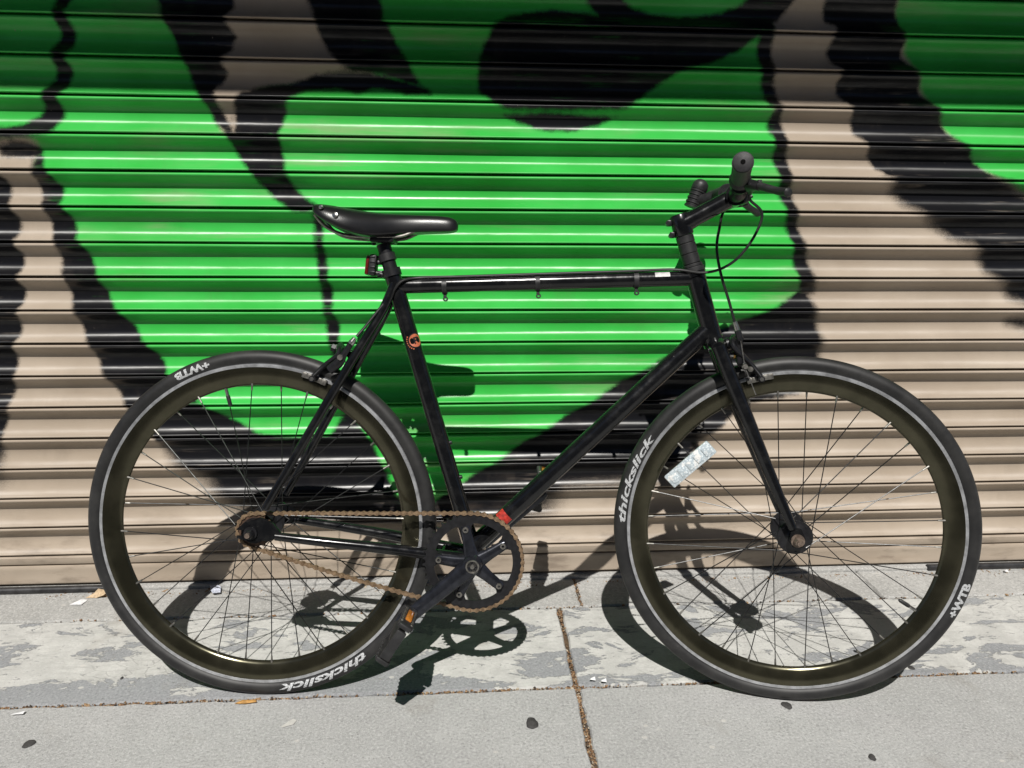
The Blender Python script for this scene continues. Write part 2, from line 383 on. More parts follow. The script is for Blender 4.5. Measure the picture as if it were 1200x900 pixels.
def slab(x0, x1, y0, y1, mat, jit=0.0013, top=0.0, skew=0.0):
    """one cast slab: slightly uneven edges, chamfered arris"""
    n = 0.022; pts = []
    def side(a, b):
        L = math.dist(a, b); k = max(2, int(L / n))
        if L > 3: k = int(L / 0.08)
        for i in range(k):
            t = i / k; pts.append([a[0] + (b[0] - a[0]) * t + random.gauss(0, jit), a[1] + (b[1] - a[1]) * t + random.gauss(0, jit)])
    a, b, c, d = (x0, y0), (x1, y0), (x1 + skew, y1), (x0, y1)
    side(a, b); side(b, c); side(c, d); side(d, a)
    cx, cy = (x0 + x1) / 2, (y0 + y1) / 2; m = len(pts)
    def ins(p, e):
        return (p[0] - e * math.copysign(1, p[0] - cx) * (abs(p[0] - cx) > (x1 - x0) / 2 - 0.01 - abs(skew)), p[1] - e * math.copysign(1, p[1] - cy) * (abs(p[1] - cy) > (y1 - y0) / 2 - 0.006))
    v = [(p[0], p[1], -0.03) for p in pts] + [(p[0], p[1], top - 0.0035 - abs(random.gauss(0, 0.001))) for p in pts]
    t = [ins(p, 0.003) for p in pts]; v += [(p[0], p[1], top) for p in t]
    f = [(i, (i + 1) % m, m + (i + 1) % m, m + i) for i in range(m)] + [(m + i, m + (i + 1) % m, 2 * m + (i + 1) % m, 2 * m + i) for i in range(m)] + [tuple(2 * m + i for i in range(m))]
    return MB().add(v, f).build('paving_slab', mat, base, smooth=0)
gx = 0.0048; bounds = [-16 + JOINT_X % 1.5 - 1.5]
xs = [JOINT_X + 1.53 * k for k in range(-5, 6)]
for i in range(len(xs) - 1):
    slab(xs[i] + gx, xs[i + 1] - gx, ROW_B + 0.0035, ROW_A - 0.0015, M['con_mid'])
    slab(xs[i] + gx, xs[i + 1] - gx, 0.02 + gx, ROW_B - 0.0035, M['con_front'])
    slab(xs[i] + gx, xs[i + 1] - gx, FRONT_Y, 0.02 - gx, M['con_front'])
xa = [-7.5, -1.35, 0.283, 1.03, 2.6, 8.0]
for i in range(len(xa) - 1):
    slab(xa[i] + 0.0016, xa[i + 1] - 0.0016, ROW_A + 0.0015, 1.74, M['con_back'], 0.0011, 0.002)
# crumbs lying in the joints: too many to count
def crumbs(name, label, segs, mats):
    mb = MB()
    for (x0, y0, x1, y1, wd, n, zc) in segs:
        L = math.dist((x0, y0), (x1, y1)); ux, uy = (x1 - x0) / L, (y1 - y0) / L
        for _ in range(n):
            t = random.random() * L
            if math.sin(t * 9 + x0 * 3) + math.sin(t * 23) * 0.7 < random.uniform(-1.7, 0.4): continue
            o = random.gauss(0, wd); s = random.uniform(0.0008, 0.0026) * (1.6 if random.random() < 0.06 else 1)
            p = Vector((x0 + ux * t - uy * o, y0 + uy * t + ux * o, zc + s * 0.3))
            Q = Matrix.Rotation(random.uniform(0, 6.28), 3, (random.gauss(0, .3), random.gauss(0, .3), 1)) ; e = Vector((s * random.uniform(.7, 2.0), s, s * random.uniform(.3, .7)))
            vs = [p + Q @ Vector((a * e.x, b * e.y, c * e.z)) for a, b, c in ((1, .1, 0), (0, 1, .2), (-1, -.2, 0), (.1, -1, .1), (0, .1, 1), (0, 0, -1))]
            mb.add(vs, [(0, 1, 4), (1, 2, 4), (2, 3, 4), (3, 0, 4), (1, 0, 5), (2, 1, 5), (3, 2, 5), (0, 3, 5)], random.choice((0, 0, 1, 1, 2, 3)))
    o = mb.build(name, mats, smooth=0); tag(o, label, 'debris', kind='stuff'); return o
cm = [simple('crumb_brown', (0.16, 0.085, 0.04), 0.8, 0, 0.4, 90), simple('crumb_tan', (0.27, 0.17, 0.09), 0.8, 0, 0.3, 90), simple('crumb_dark', (0.06, 0.045, 0.035), 0.8, 0, 0.3, 90), simple('crumb_pale', (0.36, 0.31, 0.24), 0.8, 0, 0.3, 90)]
crumbs('joint_crumbs', 'brown crumbs of dry leaf filling the joints between the sidewalk slabs', [
    (JOINT_X, 0.95, JOINT_X, ROW_A, 0.0028, 1500, -0.004), (-1.2, ROW_B, 1.7, ROW_B, 0.0026, 2600, -0.003), (-1.2, ROW_A, 1.7, ROW_A, 0.0022, 420, -0.0005), (0.283, ROW_A, 0.283, 1.67, 0.004, 130, 0.001)], cm)
crumbs('threshold_grit', 'pale grit and dust gathered along the foot of the roller shutter', [(-1.3, 1.652, 1.8, 1.652, 0.008, 900, 0.002)], [cm[3], cm[1], M['con_front'], cm[0]])

# ------------------------------------------------------------------ building round the shutter
SH_X0, SH_X1, CAN_Y, CAN_Z = -1.95, 2.45, WALL_Y - 1.5, 1.148 + 1.5 / 0.682
for x0, x1 in ((-5.2, SH_X0 - 0.06), (SH_X1 + 0.06, 5.6)):
    o = MB().box(((x0 + x1) / 2, WALL_Y + 0.12, 2.4), (x1 - x0, 0.36, 4.8)).build('building_wall', M['stucco'], smooth=0)
    tag(o, 'tan stucco wall pier %s of the roller shutter' % ('beyond the rear wheel end' if x0 < 0 else 'beyond the front wheel end'), 'wall')
o = MB().box(((SH_X0 + SH_X1) / 2, WALL_Y + 0.16, (2.93 + 4.8) / 2), (SH_X1 - SH_X0 + 0.118, 0.34, 4.8 - 2.93)).build('lintel', M['stucco'], smooth=0); tag(o, 'tan stucco lintel above the roller shutter', 'wall')
can = MB().box(((SH_X0 + SH_X1) / 2 , (CAN_Y + WALL_Y - 0.07) / 2, CAN_Z + 0.03), (9.4, WALL_Y - 0.07 - CAN_Y, 0.06), ch=0.005)
can.box(((SH_X0 + SH_X1) / 2, CAN_Y + 0.012, CAN_Z + 0.11), (9.4, 0.024, 0.10), ch=0.003)
can = can.build('canopy', M['canopy']); tag(can, 'flat dark sheet metal canopy jutting out above the roller shutter', 'canopy')
th = MB().box(((SH_X0 + SH_X1) / 2, WALL_Y + 0.001, 0.005), (SH_X1 - SH_X0, 0.034, 0.010), ch=0.003).build('threshold_strip', M['con_back']); tag(th, 'low pale concrete lip on the pavement under the roller shutter', 'threshold')
for x0, x1, lab in ((SH_X0, -0.86, 'dark round steel bar at the foot of the shutter beyond the rear wheel'), (1.22, SH_X1, 'dark round steel bar at the foot of the shutter beyond the front wheel')):
    o = MB().tube([(x0, WALL_Y - 0.017, 0.010), (x1, WALL_Y - 0.017, 0.010)], 0.0085, 14).build('threshold_bar', M['darksteel']); tag(o, lab, 'bar')
# houses over the road, in their own shade
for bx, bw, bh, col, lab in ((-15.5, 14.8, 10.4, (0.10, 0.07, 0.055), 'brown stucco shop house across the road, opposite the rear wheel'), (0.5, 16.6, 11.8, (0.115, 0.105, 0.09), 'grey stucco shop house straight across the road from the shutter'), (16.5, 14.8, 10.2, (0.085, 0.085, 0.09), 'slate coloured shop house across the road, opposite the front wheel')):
    hs_ = empty('shop_house'); hs_.location = (bx, -12.2, -0.16); tag(hs_, lab, 'building')
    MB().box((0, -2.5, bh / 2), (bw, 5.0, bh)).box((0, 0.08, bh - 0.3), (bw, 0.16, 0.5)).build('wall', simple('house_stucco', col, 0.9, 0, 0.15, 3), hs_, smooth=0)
    for fl in range(4):
        for i in range(6):
            x = -bw / 2 + bw * (i + 0.5) / 6; z = 1.5 + fl * 2.8
            if z + 1 > bh - 0.5: continue
            wo = MB().box((x, 0.03, z), (1.3, 0.06, 1.6)).build('window', M['roadpaint'], hs_, smooth=0); MB().box((x, 0.064, z), (1.12, 0.012, 1.42)).build('pane', M['paneM'], wo, smooth=0)
tag(MB().box((0.5, -11.25, -0.08), (60, 1.8, 0.16)).build('far_sidewalk', M['kerb'], smooth=0), kind='structure')

# ------------------------------------------------------------------ roller shutter with its graffiti
shutter = empty('roller_shutter'); shutter.location = (0, WALL_Y, 0)
tag(shutter, 'ribbed tan roller shutter sprayed with green and black graffiti', 'shutter')
def W(l): return np.array([wall_at(*p[:2]) for p in l])
def poly_sd(P, px):
    V = W(px); d = np.full(len(P), 1e9); ins = np.zeros(len(P), bool)
    for i in range(len(V)):
        a, b = V[i], V[(i + 1) % len(V)]; e = b - a; q = P - a
        t = np.clip((q @ e) / max(e @ e, 1e-12), 0, 1); r = q - t[:, None] * e; d = np.minimum(d, (r * r).sum(1))
        c = ((a[1] <= P[:, 1]) != (b[1] <= P[:, 1]))
        xi = a[0] + (P[:, 1] - a[1]) / (e[1] if abs(e[1]) > 1e-9 else 1e-9) * e[0]
        ins ^= c & (P[:, 0] < xi)
    d = np.sqrt(d); return np.where(ins, -d, d)
def stroke_sd(P, pts):
    V = W(pts); r = np.array([p[2] for p in pts]) / 500.0; d = np.full(len(P), 1e9)
    for i in range(len(V) - 1):
        a, b = V[i], V[i + 1]; e = b - a; q = P - a; t = np.clip((q @ e) / (e @ e), 0, 1)
        d = np.minimum(d, np.hypot(*(q - t[:, None] * e).T) - (r[i] + (r[i + 1] - r[i]) * t))
    return d
GREEN = [[(-190, -60), (-120, -250), (40, -380), (212, -400), (218, -60), (225, -20), (235, 60), (240, 112), (258, 152), (292, 172), (300, 105), (400, 92), (440, 92), (420, 40), (400, -20), (395, -60), (380, -400), (930, -400), (915, -60), (910, -20), (905, 30), (900, 70), (905, 110), (911, 150), (918, 190), (925, 230), (932, 265), (938, 290), (946, 335), (940, 350), (850, 395), (747, 448), (630, 520), (543, 577), (510, 612), (470, 602), (440, 550), (420, 520), (400, 514), (345, 522), (285, 510), (240, 490), (190, 455), (155, 430), (110, 370), (90, 320), (70, 270), (52, 220), (40, 190), (40, 165), (30, 158), (-110, 168), (-170, 60)],
         [(1050, -60), (1080, -300), (1250, -340), (1480, -200), (1560, 60), (1480, 260), (1300, 275), (1230, 235), (1190, 218), (1150, 197), (1110, 150), (1090, 115), (1072, 75), (1055, 30)]]
BLACKP = [
    [(120, 440), (197, 447), (230, 470), (245, 480), (262, 490), (285, 500), (303, 508), (345, 512), (388, 510), (400, 490), (410, 483), (416, 494), (430, 510), (439, 528), (448, 545), (456, 565), (467, 587), (480, 598), (505, 595), (520, 581), (543, 567), (630, 510), (747, 438), (850, 385), (915, 358), (947, 338), (957, 360), (965, 400), (964, 430), (940, 462), (880, 472), (860, 490), (840, 505), (822, 520), (810, 545), (790, 560), (760, 570), (720, 573), (665, 577), (645, 600), (600, 614), (505, 618), (330, 610), (275, 602), (252, 586), (235, 565), (205, 545), (190, 530), (180, 513), (150, 480)],
    [(150, -400), (178, -8), (192, 25), (205, 55), (215, 72), (222, 95), (232, 112), (240, 122), (248, 140), (262, 155), (270, 170), (275, 182), (292, 200), (303, 217), (322, 234), (345, 249), (364, 249), (372, 240), (352, 229), (341, 215), (334, 200), (329, 178), (326, 155), (274, 155), (268, 146), (254, 122), (250, 106), (262, 92), (264, 82), (258, 70), (270, 60), (274, 40), (262, 22), (272, 8), (262, -400)],
    [(273, 160), (273, 118), (280, 108), (300, 101), (340, 97), (365, 87), (400, 82), (435, 84), (475, 94), (503, 104), (507, 111), (480, 111), (440, 103), (418, 110), (395, 104), (360, 106), (338, 116), (333, 135), (326, 160)],
    [(335, -400), (355, -8), (368, 20), (373, 40), (382, 58), (396, 72), (410, 84), (440, 86), (470, 94), (495, 102), (487, 88), (478, 72), (462, 45), (455, 28), (449, 22), (444, -8), (430, -400)],
    [(562, 65), (570, 45), (580, 27), (600, 16), (645, 9), (680, 12), (702, 17), (692, 5), (680, -20), (655, -60), (600, -170), (640, -180), (700, -60), (725, -8), (740, 5), (765, 15), (800, 19), (840, 15), (868, 6), (885, -8), (930, -90), (985, -150), (1000, -120), (962, -60), (937, -8), (928, 8), (912, 25), (897, 34), (870, 58), (840, 72), (800, 82), (775, 98), (752, 115), (733, 128), (700, 129), (640, 129), (592, 128), (578, 119), (561, 108), (560, 85)],
    [(588, 134), (640, 131), (690, 135), (725, 136), (700, 148), (670, 154), (640, 154), (615, 146)],
    [(985, -300), (968, 0), (970, 25), (982, 32), (978, 42), (973, 60), (975, 72), (988, 82), (984, 95), (984, 112), (1000, 125), (1000, 140), (1003, 158), (1017, 168), (1020, 182), (1028, 197), (1046, 210), (1048, 225), (1060, 240), (1080, 250), (1095, 265), (1115, 280), (1142, 288), (1150, 297), (1155, 320), (1180, 335), (1185, 350), (1200, 355), (1290, 392), (1420, 390), (1540, 330), (1530, 250), (1420, 275), (1300, 262), (1230, 235), (1200, 223), (1187, 213), (1160, 202), (1145, 187), (1137, 170), (1115, 157), (1107, 140), (1102, 125), (1083, 110), (1082, 97), (1077, 82), (1062, 67), (1063, 45), (1060, 32), (1050, -5), (1062, -300)]]
BLACKS = [
    [(40, -300, 9), (72, -60, 8), (71, -10, 8), (67, 10, 6), (75, 35, 7.5), (75, 50, 8), (66, 60, 6), (71, 80, 8), (69, 97, 7.5), (57, 110, 7), (60, 130, 10), (52, 145, 10), (25, 154, 6), (-110, 164, 5)],
    [(42, 186, 5), (46, 205, 8), (57, 225, 12), (60, 243, 9), (70, 262, 13), (76, 282, 12), (84, 300, 16), (94, 325, 18), (98, 340, 19), (110, 365, 22), (122, 385, 25), (133, 400, 28), (145, 420, 31), (162, 442, 33), (175, 468, 26)],
    [(900, 25, 8), (899, 70, 8), (903, 100, 7), (907, 118, 7), (914, 126, 4), (910, 145, 8), (915, 160, 7), (917, 185, 8), (922, 205, 7), (922, 225, 7), (928, 240, 7), (931, 265, 7), (937, 287, 7), (942, 310, 9), (950, 340, 9)],
    [(-6, 215, 10), (-6, 222, 13), (-4, 240, 13), (-2, 262, 20), (-3, 283, 16), (0, 305, 22), (-2, 325, 18), (0, 345, 23), (-2, 365, 18), (0, 385, 20), (-3, 405, 15), (-2, 425, 18), (-4, 460, 16), (-8, 500, 10), (-8, 560, 6)],
    [(371, 250, 5), (373, 285, 5), (376, 305, 6), (379, 328, 5), (382, 345, 7), (384, 365, 5), (389, 385, 8), (391, 400, 6), (393, 420, 5)],
    [(2, 176, 7), (20, 174, 9), (38, 177, 6)], [(1188, 378, 4), (1215, 382, 8)]]
# slat section: (share of the pitch from the joint down, depth behind the lips in mm)
SEC = [(-0.005, 13), (0.022, 12), (0.040, 4.5), (0.060, 1.2), (0.085, 0.0), (0.115, 0.2), (0.150, 2.2), (0.20, 6.8), (0.26, 11.6), (0.33, 15.8), (0.40, 18.1), (0.45, 18.6)] + [(t, 18.6 - 89.0 * (t - 0.465) ** 2) for t in (0.50, 0.54, 0.58, 0.62, 0.66, 0.70, 0.74, 0.78, 0.82, 0.86, 0.89, 0.915)] + [(0.935, -1.3), (0.955, -2.0), (0.972, -1.6), (0.984, 0.6), (0.988, 6.0), (0.994, 13)]
def slat(k, fine):
    ztop = LINE0 - k * PITCH; step = 0.011 if fine else 0.035
    n = int((SH_X1 - SH_X0) / step) + 1; X = np.linspace(SH_X0, SH_X1, n)
    S = len(SEC); V = np.zeros((n, S, 3)); wob = rng.normal(0, 1, 4); dsc = 1.0 + 0.05 * np.clip(rng.normal(), -1.6, 1.6) + 0.025 * np.sin(X * 1.7 + wob[3]) + 0.015 * np.sin(X * 6.1 + wob[0])
    dy = 0.0007 * np.sin(X * 2.1 + wob[0]) + 0.0005 * np.sin(X * 7.3 + wob[1]); dz = 0.0007 * np.sin(X * 1.3 + wob[2]) + 0.0004 * np.sin(X * 5.1 + wob[3])
    for i, (t, d) in enumerate(SEC):
        V[:, i, 0] = X; V[:, i, 1] = d / 1000 * (dsc if d > 2.5 else 1.0) + dy; V[:, i, 2] = ztop - t * PITCH + dz
    me = bpy.data.meshes.new('slat'); idx = np.arange(n * S).reshape(n, S)
    F = np.stack([idx[:-1, :-1], idx[:-1, 1:], idx[1:, 1:], idx[1:, :-1]], -1).reshape(-1, 4)
    me.vertices.add(n * S); me.vertices.foreach_set('co', V.ravel()); me.loops.add(F.size); me.loops.foreach_set('vertex_index', F.ravel())
    me.polygons.add(len(F)); me.polygons.foreach_set('loop_start', np.arange(0, F.size, 4)); me.update(calc_edges=True)
    me.materials.append(M['shutter']); me.shade_smooth()
    P = V.reshape(-1, 3)[:, [0, 2]]
    paint(me, P)
    o = link(bpy.data.objects.new('slat', me)); o.parent = shutter; return o
BX = [W(p) for p in BLACKP]
ZBM = wall_at(600, 555)[1]
def paint(me, P):
    if P[:, 1].max() < 0.06: sb = np.full(len(P), 1.0); sg = np.full(len(P), 1.0); so_ = np.full(len(P), 0.01)
    else:
        sb = np.full(len(P), 9.0); so_ = np.full(len(P), 0.0045)
        for p in BLACKP:
            v = W(p)
            if v[:, 1].max() < P[:, 1].min() - 0.1 or v[:, 1].min() > P[:, 1].max() + 0.1: continue
            sb = np.minimum(sb, poly_sd(P, p))
        for p in BLACKS:
            v = W(p)
            if v[:, 1].max() < P[:, 1].min() - 0.1 or v[:, 1].min() > P[:, 1].max() + 0.1: continue
            sb = np.minimum(sb, stroke_sd(P, p))
        sg = np.minimum(poly_sd(P, GREEN[0]), poly_sd(P, GREEN[1]))
        so_ = 0.0065 + 0.030 * np.clip((ZBM + 0.10 - P[:, 1]) / 0.12, 0, 1) * (sg > 0.012)
        so_ += 0.010 * np.clip((P[:, 0] - wall_at(925, 450)[0]) / 0.1, 0, 1) * (P[:, 1] < 1.0)
    for nme, a in (('sd_black', sb), ('sd_green', sg), ('soft', so_)):
        at = me.attributes.new(nme, 'FLOAT', 'POINT'); at.data.foreach_set('value', a.astype(np.float32))
KB = 16                                             # slats above the bottom rail
for k in range(-22, KB): slat(k, k >= -2)
# bottom rail: one flat plate with a rib, hanging a little above the threshold
zr = LINE0 - KB * PITCH
SECR = [(zr + 0.001, 13), (zr - 0.002, 10), (zr - 0.004, 1), (zr - 0.007, -2), (zr - 0.022, -2.6), (zr - 0.0245, -1), (zr - 0.025, 7), (zr - 0.0285, 7), (zr - 0.029, -1), (zr - 0.031, -2.4), (zr - 0.040, -2.4), (zr - 0.064, -2.2), (zr - 0.070, -4.5), (zr - 0.074, -4.5), (zr - 0.078, 0), (zr - 0.079, 20)]
X = np.linspace(SH_X0, SH_X1, 60); V = [(x, d / 1000, z + 0.0006 * math.sin(x * 4)) for x in X for z, d in SECR]; S = len(SECR)
mb = MB().add(V, [(i * S + j, i * S + j + 1, (i + 1) * S + j + 1, (i + 1) * S + j) for i in range(59) for j in range(S - 1)])
br = mb.build('bottom_rail', M['shutter'], shutter, smooth=40); paint(br.data, np.array([(v.co.x, v.co.z) for v in br.data.vertices]))
for x in (SH_X0 - 0.025, SH_X1 + 0.025):
    MB().box((x, 0.0, 1.46), (0.065, 0.10, 2.9), ch=0.004).build('guide_rail', M['darksteel'], shutter)
MB().box(((SH_X0 + SH_X1) / 2, 0.05, 1.47), (SH_X1 - SH_X0, 0.02, 2.92)).build('light_stop_sheet', M['shade_black'], shutter, smooth=0)  # unseen black sheet, added so no light leaks between the slats

# ------------------------------------------------------------------ bicycle
bike = empty('bicycle'); bike.matrix_world = BIKE_M
tag(bike, 'black single speed city bicycle leaning against the graffiti shutter', 'bicycle')
WR, TR = 0.339, 0.0145
BB = Vector((0.4135, 0, 0.2845)); AX_R = Vector((0, 0, WR)); AX_F = Vector((1.0246, 0, 0.3415))
HL = Vector((0.8643, 0, 0.706)); K = Vector((-0.2926, 0, 0.9562)).normalized(); NF = Vector((K.z, 0, -K.x))
STEER = -0.148
T = Matrix.Translation(HL) @ Matrix.Rotation(STEER, 4, K) @ Matrix.Translation(-HL)     # turns everything carried by the fork
SC = Vector((0.259, 0, 0.800)); ST_D = (SC - BB).normalized()
TTF = Vector(bike_at(812, 326))
f = MB()

f.tube([BB + ST_D * 0.0, SC + ST_D * 0.032], 0.0157, 24); f.tube([BB + Vector((0, -0.036, 0)), BB + Vector((0, 0.036, 0))], 0.0205, 24)
frame = f.build('frame', M['frame'], bike)
for s in (-1, 1):                                    # rear dropouts with open slots
    MB().plate([(0.042, WR + 0.018), (0.018, WR + 0.030), (-0.012, WR + 0.020), (-0.026, WR + 0.008), (-0.027, WR + 0.0055), (0.012, WR + 0.0055), (0.012, WR - 0.0055), (-0.027, WR - 0.0055), (-0.026, WR - 0.010), (-0.005, WR - 0.016), (0.040, WR - 0.014), (0.056, WR + 0.000)], s * 0.0595, s * 0.0645).build('dropout', M['frame'], frame)
def part(name, mb, mtl, parent=None, **kw): return mb.build(name, mtl, parent or bike, **kw)
part('head_tube', MB().tube([HL + K * 0.001, HL + K * 0.135], 0.0185, 24).tube([HL + K * 0.0, HL + K * 0.008], 0.0205, 24).tube([HL + K * 0.128, HL + K * 0.136], 0.0203, 24), M['frame'], frame)
part('top_tube', MB().tube([SC + Vector((0.004, 0, 0.003)), TTF], 0.0145, 24), M['frame'], frame)
DTF = HL + K * 0.026
DTB = BB + Vector((-0.010, 0, 0.010)); part('down_tube', MB().tube([DTB, DTF], 0.0172, 24), M['frame'], frame)
for s in (-1, 1):
    part('seatstay', MB().tube([SC + Vector((-0.002, s * 0.014, 0.006)), (0.235, s * 0.020, 0.752), (0.19, s * 0.033, 0.675), (0.10, s * 0.052, 0.516), (0.026, s * 0.062, 0.386)], [0.0085, 0.0085, 0.0085, 0.0082, 0.0075], 14, smooth=6), M['frame'], frame)
    part('chainstay', MB().tube([BB + Vector((-0.012, s * 0.026, 0)), (0.335, s * 0.032, 0.294), (0.24, s * 0.046, 0.309), (0.12, s * 0.058, 0.324), (0.045, s * 0.062, 0.333)], [0.0115, 0.0112, 0.0105, 0.009, 0.0078], 14, smooth=6), M['frame'], frame)
part('brake_bridge', MB().tube([(0.178, -0.032, 0.672), (0.178, 0.032, 0.672)], 0.0065, 12).tube([(0.178, 0, 0.672), (0.168, 0, 0.672)], 0.009, 12), M['frame'], frame)
part('stay_bridge', MB().tube([(0.352, -0.03, 0.292), (0.352, 0.03, 0.292)], 0.006, 12), M['frame'], frame)
part('seat_collar', MB().tube([SC + ST_D * 0.022, SC + ST_D * 0.036], 0.0183, 24).box(SC + ST_D * 0.029 + Vector((-0.021, 0, -0.003)), (0.012, 0.014, 0.013), ch=0.002).tube([SC + ST_D * 0.029 + Vector((-0.023, -0.014, -0.004)), SC + ST_D * 0.029 + Vector((-0.023, 0.011, -0.004))], 0.003, 10), M['blackmetal'], frame)
# bottle bosses on the seat tube and the down tube
def on_tube(p0, d, r, s, ang, off=0.0):
    """point on a tube: s along the axis d from p0, ang about it (0 = street side, + = to the front)"""
    side = Vector((0, -1, 0)); fr = Vector((d.z, 0, -d.x)) if d.z > 0 else Vector((-d.z, 0, d.x))
    if fr.x < 0: fr = -fr
    n = side * math.cos(ang) + fr * math.sin(ang); return p0 + d * s + n * (r + off), n
for t in (0.225, 0.155):
    p, n = on_tube(BB, ST_D, 0.0157, t, R(85)); part('boss_bolt', MB().tube([p - n * 0.002, p + n * 0.004], [0.0045, 0.0038], 12), M['blackmetal'], frame)
DT_D = (DTF - DTB).normalized()
def decal(name, cen, d, r, s0, ang0, shape, mat, off=0.0005):
    """flat sticker wrapped on a tube; shape is a list of polygons in (around, along)"""
    mb = MB()
    for poly in shape:
        vs = [on_tube(cen, d, r, s0 + v, ang0 + u / r, off)[0] for u, v in poly]; mb.add(vs, [tuple(range(len(vs)))])
    return part(name, mb, mat, frame, smooth=60)
def grid(u0, u1, v0, v1, nu=8): return [[(u0 + (u1 - u0) * i / nu, v0), (u0 + (u1 - u0) * (i + 1) / nu, v0), (u0 + (u1 - u0) * (i + 1) / nu, v1), (u0 + (u1 - u0) * i / nu, v1)] for i in range(nu)]
def ring(r0, r1, a0=0, a1=360, n=36): return [[(r0 * math.cos(R(a)), r0 * math.sin(R(a))), (r1 * math.cos(R(a)), r1 * math.sin(R(a))), (r1 * math.cos(R(a + (a1 - a0) / n)), r1 * math.sin(R(a + (a1 - a0) / n))), (r0 * math.cos(R(a + (a1 - a0) / n)), r0 * math.sin(R(a + (a1 - a0) / n)))] for a in [a0 + (a1 - a0) * i / n for i in range(n)]]
s_log = (Vector(bike_at(487, 399)) - BB).dot(ST_D)
decal('round_decal', BB, ST_D, 0.0157, s_log, R(35), ring(0, 0.0125), M['orange'])
decal('round_decal', BB, ST_D, 0.0157, s_log, R(35), ring(0.0125, 0.0145), M['blackmetal'], 0.0006)
decal('round_decal', BB, ST_D, 0.0157, s_log, R(35), [q for a in range(140, 250, 14) for q in ring(0.0155, 0.0178, a, a + 8, 3)], M['orange'], 0.0006)
decal('round_decal', BB, ST_D, 0.0157, s_log, R(35), grid(-0.004, -0.0012, -0.0065, 0.0065, 2) + grid(-0.0012, 0.0045, 0.0038, 0.0065, 4) + grid(-0.0012, 0.003, -0.001, 0.0014, 3), M['blackmetal'], 0.0011)
decal('red_sticker', DTB, DT_D, 0.0172, 0.096, R(-5), grid(-0.020, 0.012, -0.010, 0.008, 12), M['red'])
TT_D = (TTF - SC).normalized(); s_w = (Vector(bike_at(775, 322)) - SC).dot(TT_D)
decal('white_sticker', SC, TT_D, 0.0145, s_w, R(-30), grid(-0.006, 0.004, -0.014, 0.014, 5), M['whitest'])
for px in (521, 630, 745):                            # zip clips round the top tube
    s = (Vector(bike_at(px, 332)) - SC).dot(TT_D); c = SC + TT_D * s
    mb = MB().tube([c - TT_D * 0.0045, c + TT_D * 0.0045], 0.0158, 24)
    mb.box(c + Vector((0.001, -0.002, -0.0185)), (0.006, 0.006, 0.009), ch=0.001)
    mb.lathe([(0.0022, -0.003), (0.0048, -0.003), (0.0048, 0.003), (0.0022, 0.003)], 14, c + Vector((0.002, -0.003, -0.0245)), closed=True)
    part('cable_clip', mb, M['plastic'], frame)

# seatpost and saddle
post = part('seatpost', MB().tube([SC + ST_D * 0.02, SC + ST_D * 0.085], 0.0136, 20), M['blackmetal'])
CT = SC + ST_D * 0.089
part('clamp', MB().box(CT + Vector((0.002, 0, 0.004)), (0.046, 0.05, 0.013), ch=0.004).box(CT + Vector((0.002, 0, 0.013)), (0.038, 0.052, 0.008), ch=0.003).tube([CT + Vector((-0.017, 0, -0.006)), CT + Vector((-0.017, 0, 0.020))], 0.004, 10).tube([CT + Vector((0.019, 0, -0.004)), CT + Vector((0.019, 0, 0.020))], 0.004, 10), M['blackmetal'], post)
def saddle_mesh():
    st = [  # x, half width, top z, skirt z
        (0.0985, 0.030, 0.9475, 0.9400), (0.1005, 0.050, 0.9505, 0.9360), (0.106, 0.062, 0.9520, 0.9300), (0.120, 0.070, 0.9515, 0.9210), (0.140, 0.0725, 0.9490, 0.9110), (0.165, 0.0700, 0.9455, 0.9020), (0.190, 0.0620, 0.9420, 0.8955), (0.215, 0.0500, 0.9395, 0.8945), (0.240, 0.0380, 0.9380, 0.8975),
        (0.265, 0.0290, 0.9372, 0.9025), (0.290, 0.0235, 0.9366, 0.9060), (0.315, 0.0210, 0.9362, 0.9075), (0.340, 0.0200, 0.9355, 0.9080), (0.358, 0.0190, 0.9340, 0.9085), (0.369, 0.0160, 0.9305, 0.9095), (0.3745, 0.0110, 0.9255, 0.9120), (0.3765, 0.0050, 0.9200, 0.9160)]
    mb = MB(); A = [-104, -96, -86, -72, -56, -40, -24, -10, 0, 10, 24, 40, 56, 72, 86, 96, 104]; n = len(A); vs = []
    for (x, hw, zt, zb) in st:
        x = 0.3765 - (0.3765 - x) * 0.955; zb -= 0.0015 * max(0, min(1, (x - 0.25) / 0.05))
        for a in A:
            ca = math.cos(R(a)); sa = math.sin(R(a)); y = hw * math.copysign(abs(sa) ** 0.9, sa)
            u = max(ca, 0) ** 0.62 if ca > 0 else ca * 0.45
            if abs(a) > 99: y *= 0.90
            vs.append((x, y, zb + (zt - zb) * u))
    fs = [(i * n + j, i * n + j + 1, (i + 1) * n + j + 1, (i + 1) * n + j) for i in range(len(st) - 1) for j in range(n - 1)]
    fs += [tuple(range(n)), tuple((len(st) - 1) * n + j for j in range(n - 1, -1, -1))]
    fs += [((i + 1) * n, (i + 1) * n + n - 1, i * n + n - 1, i * n) for i in range(len(st) - 1)]
    return mb.add(vs, fs)
sad = part('saddle', saddle_mesh(), M['saddle'], smooth=60)
ss = sad.modifiers.new('subsurf', 'SUBSURF'); ss.levels = 2; ss.render_levels = 2
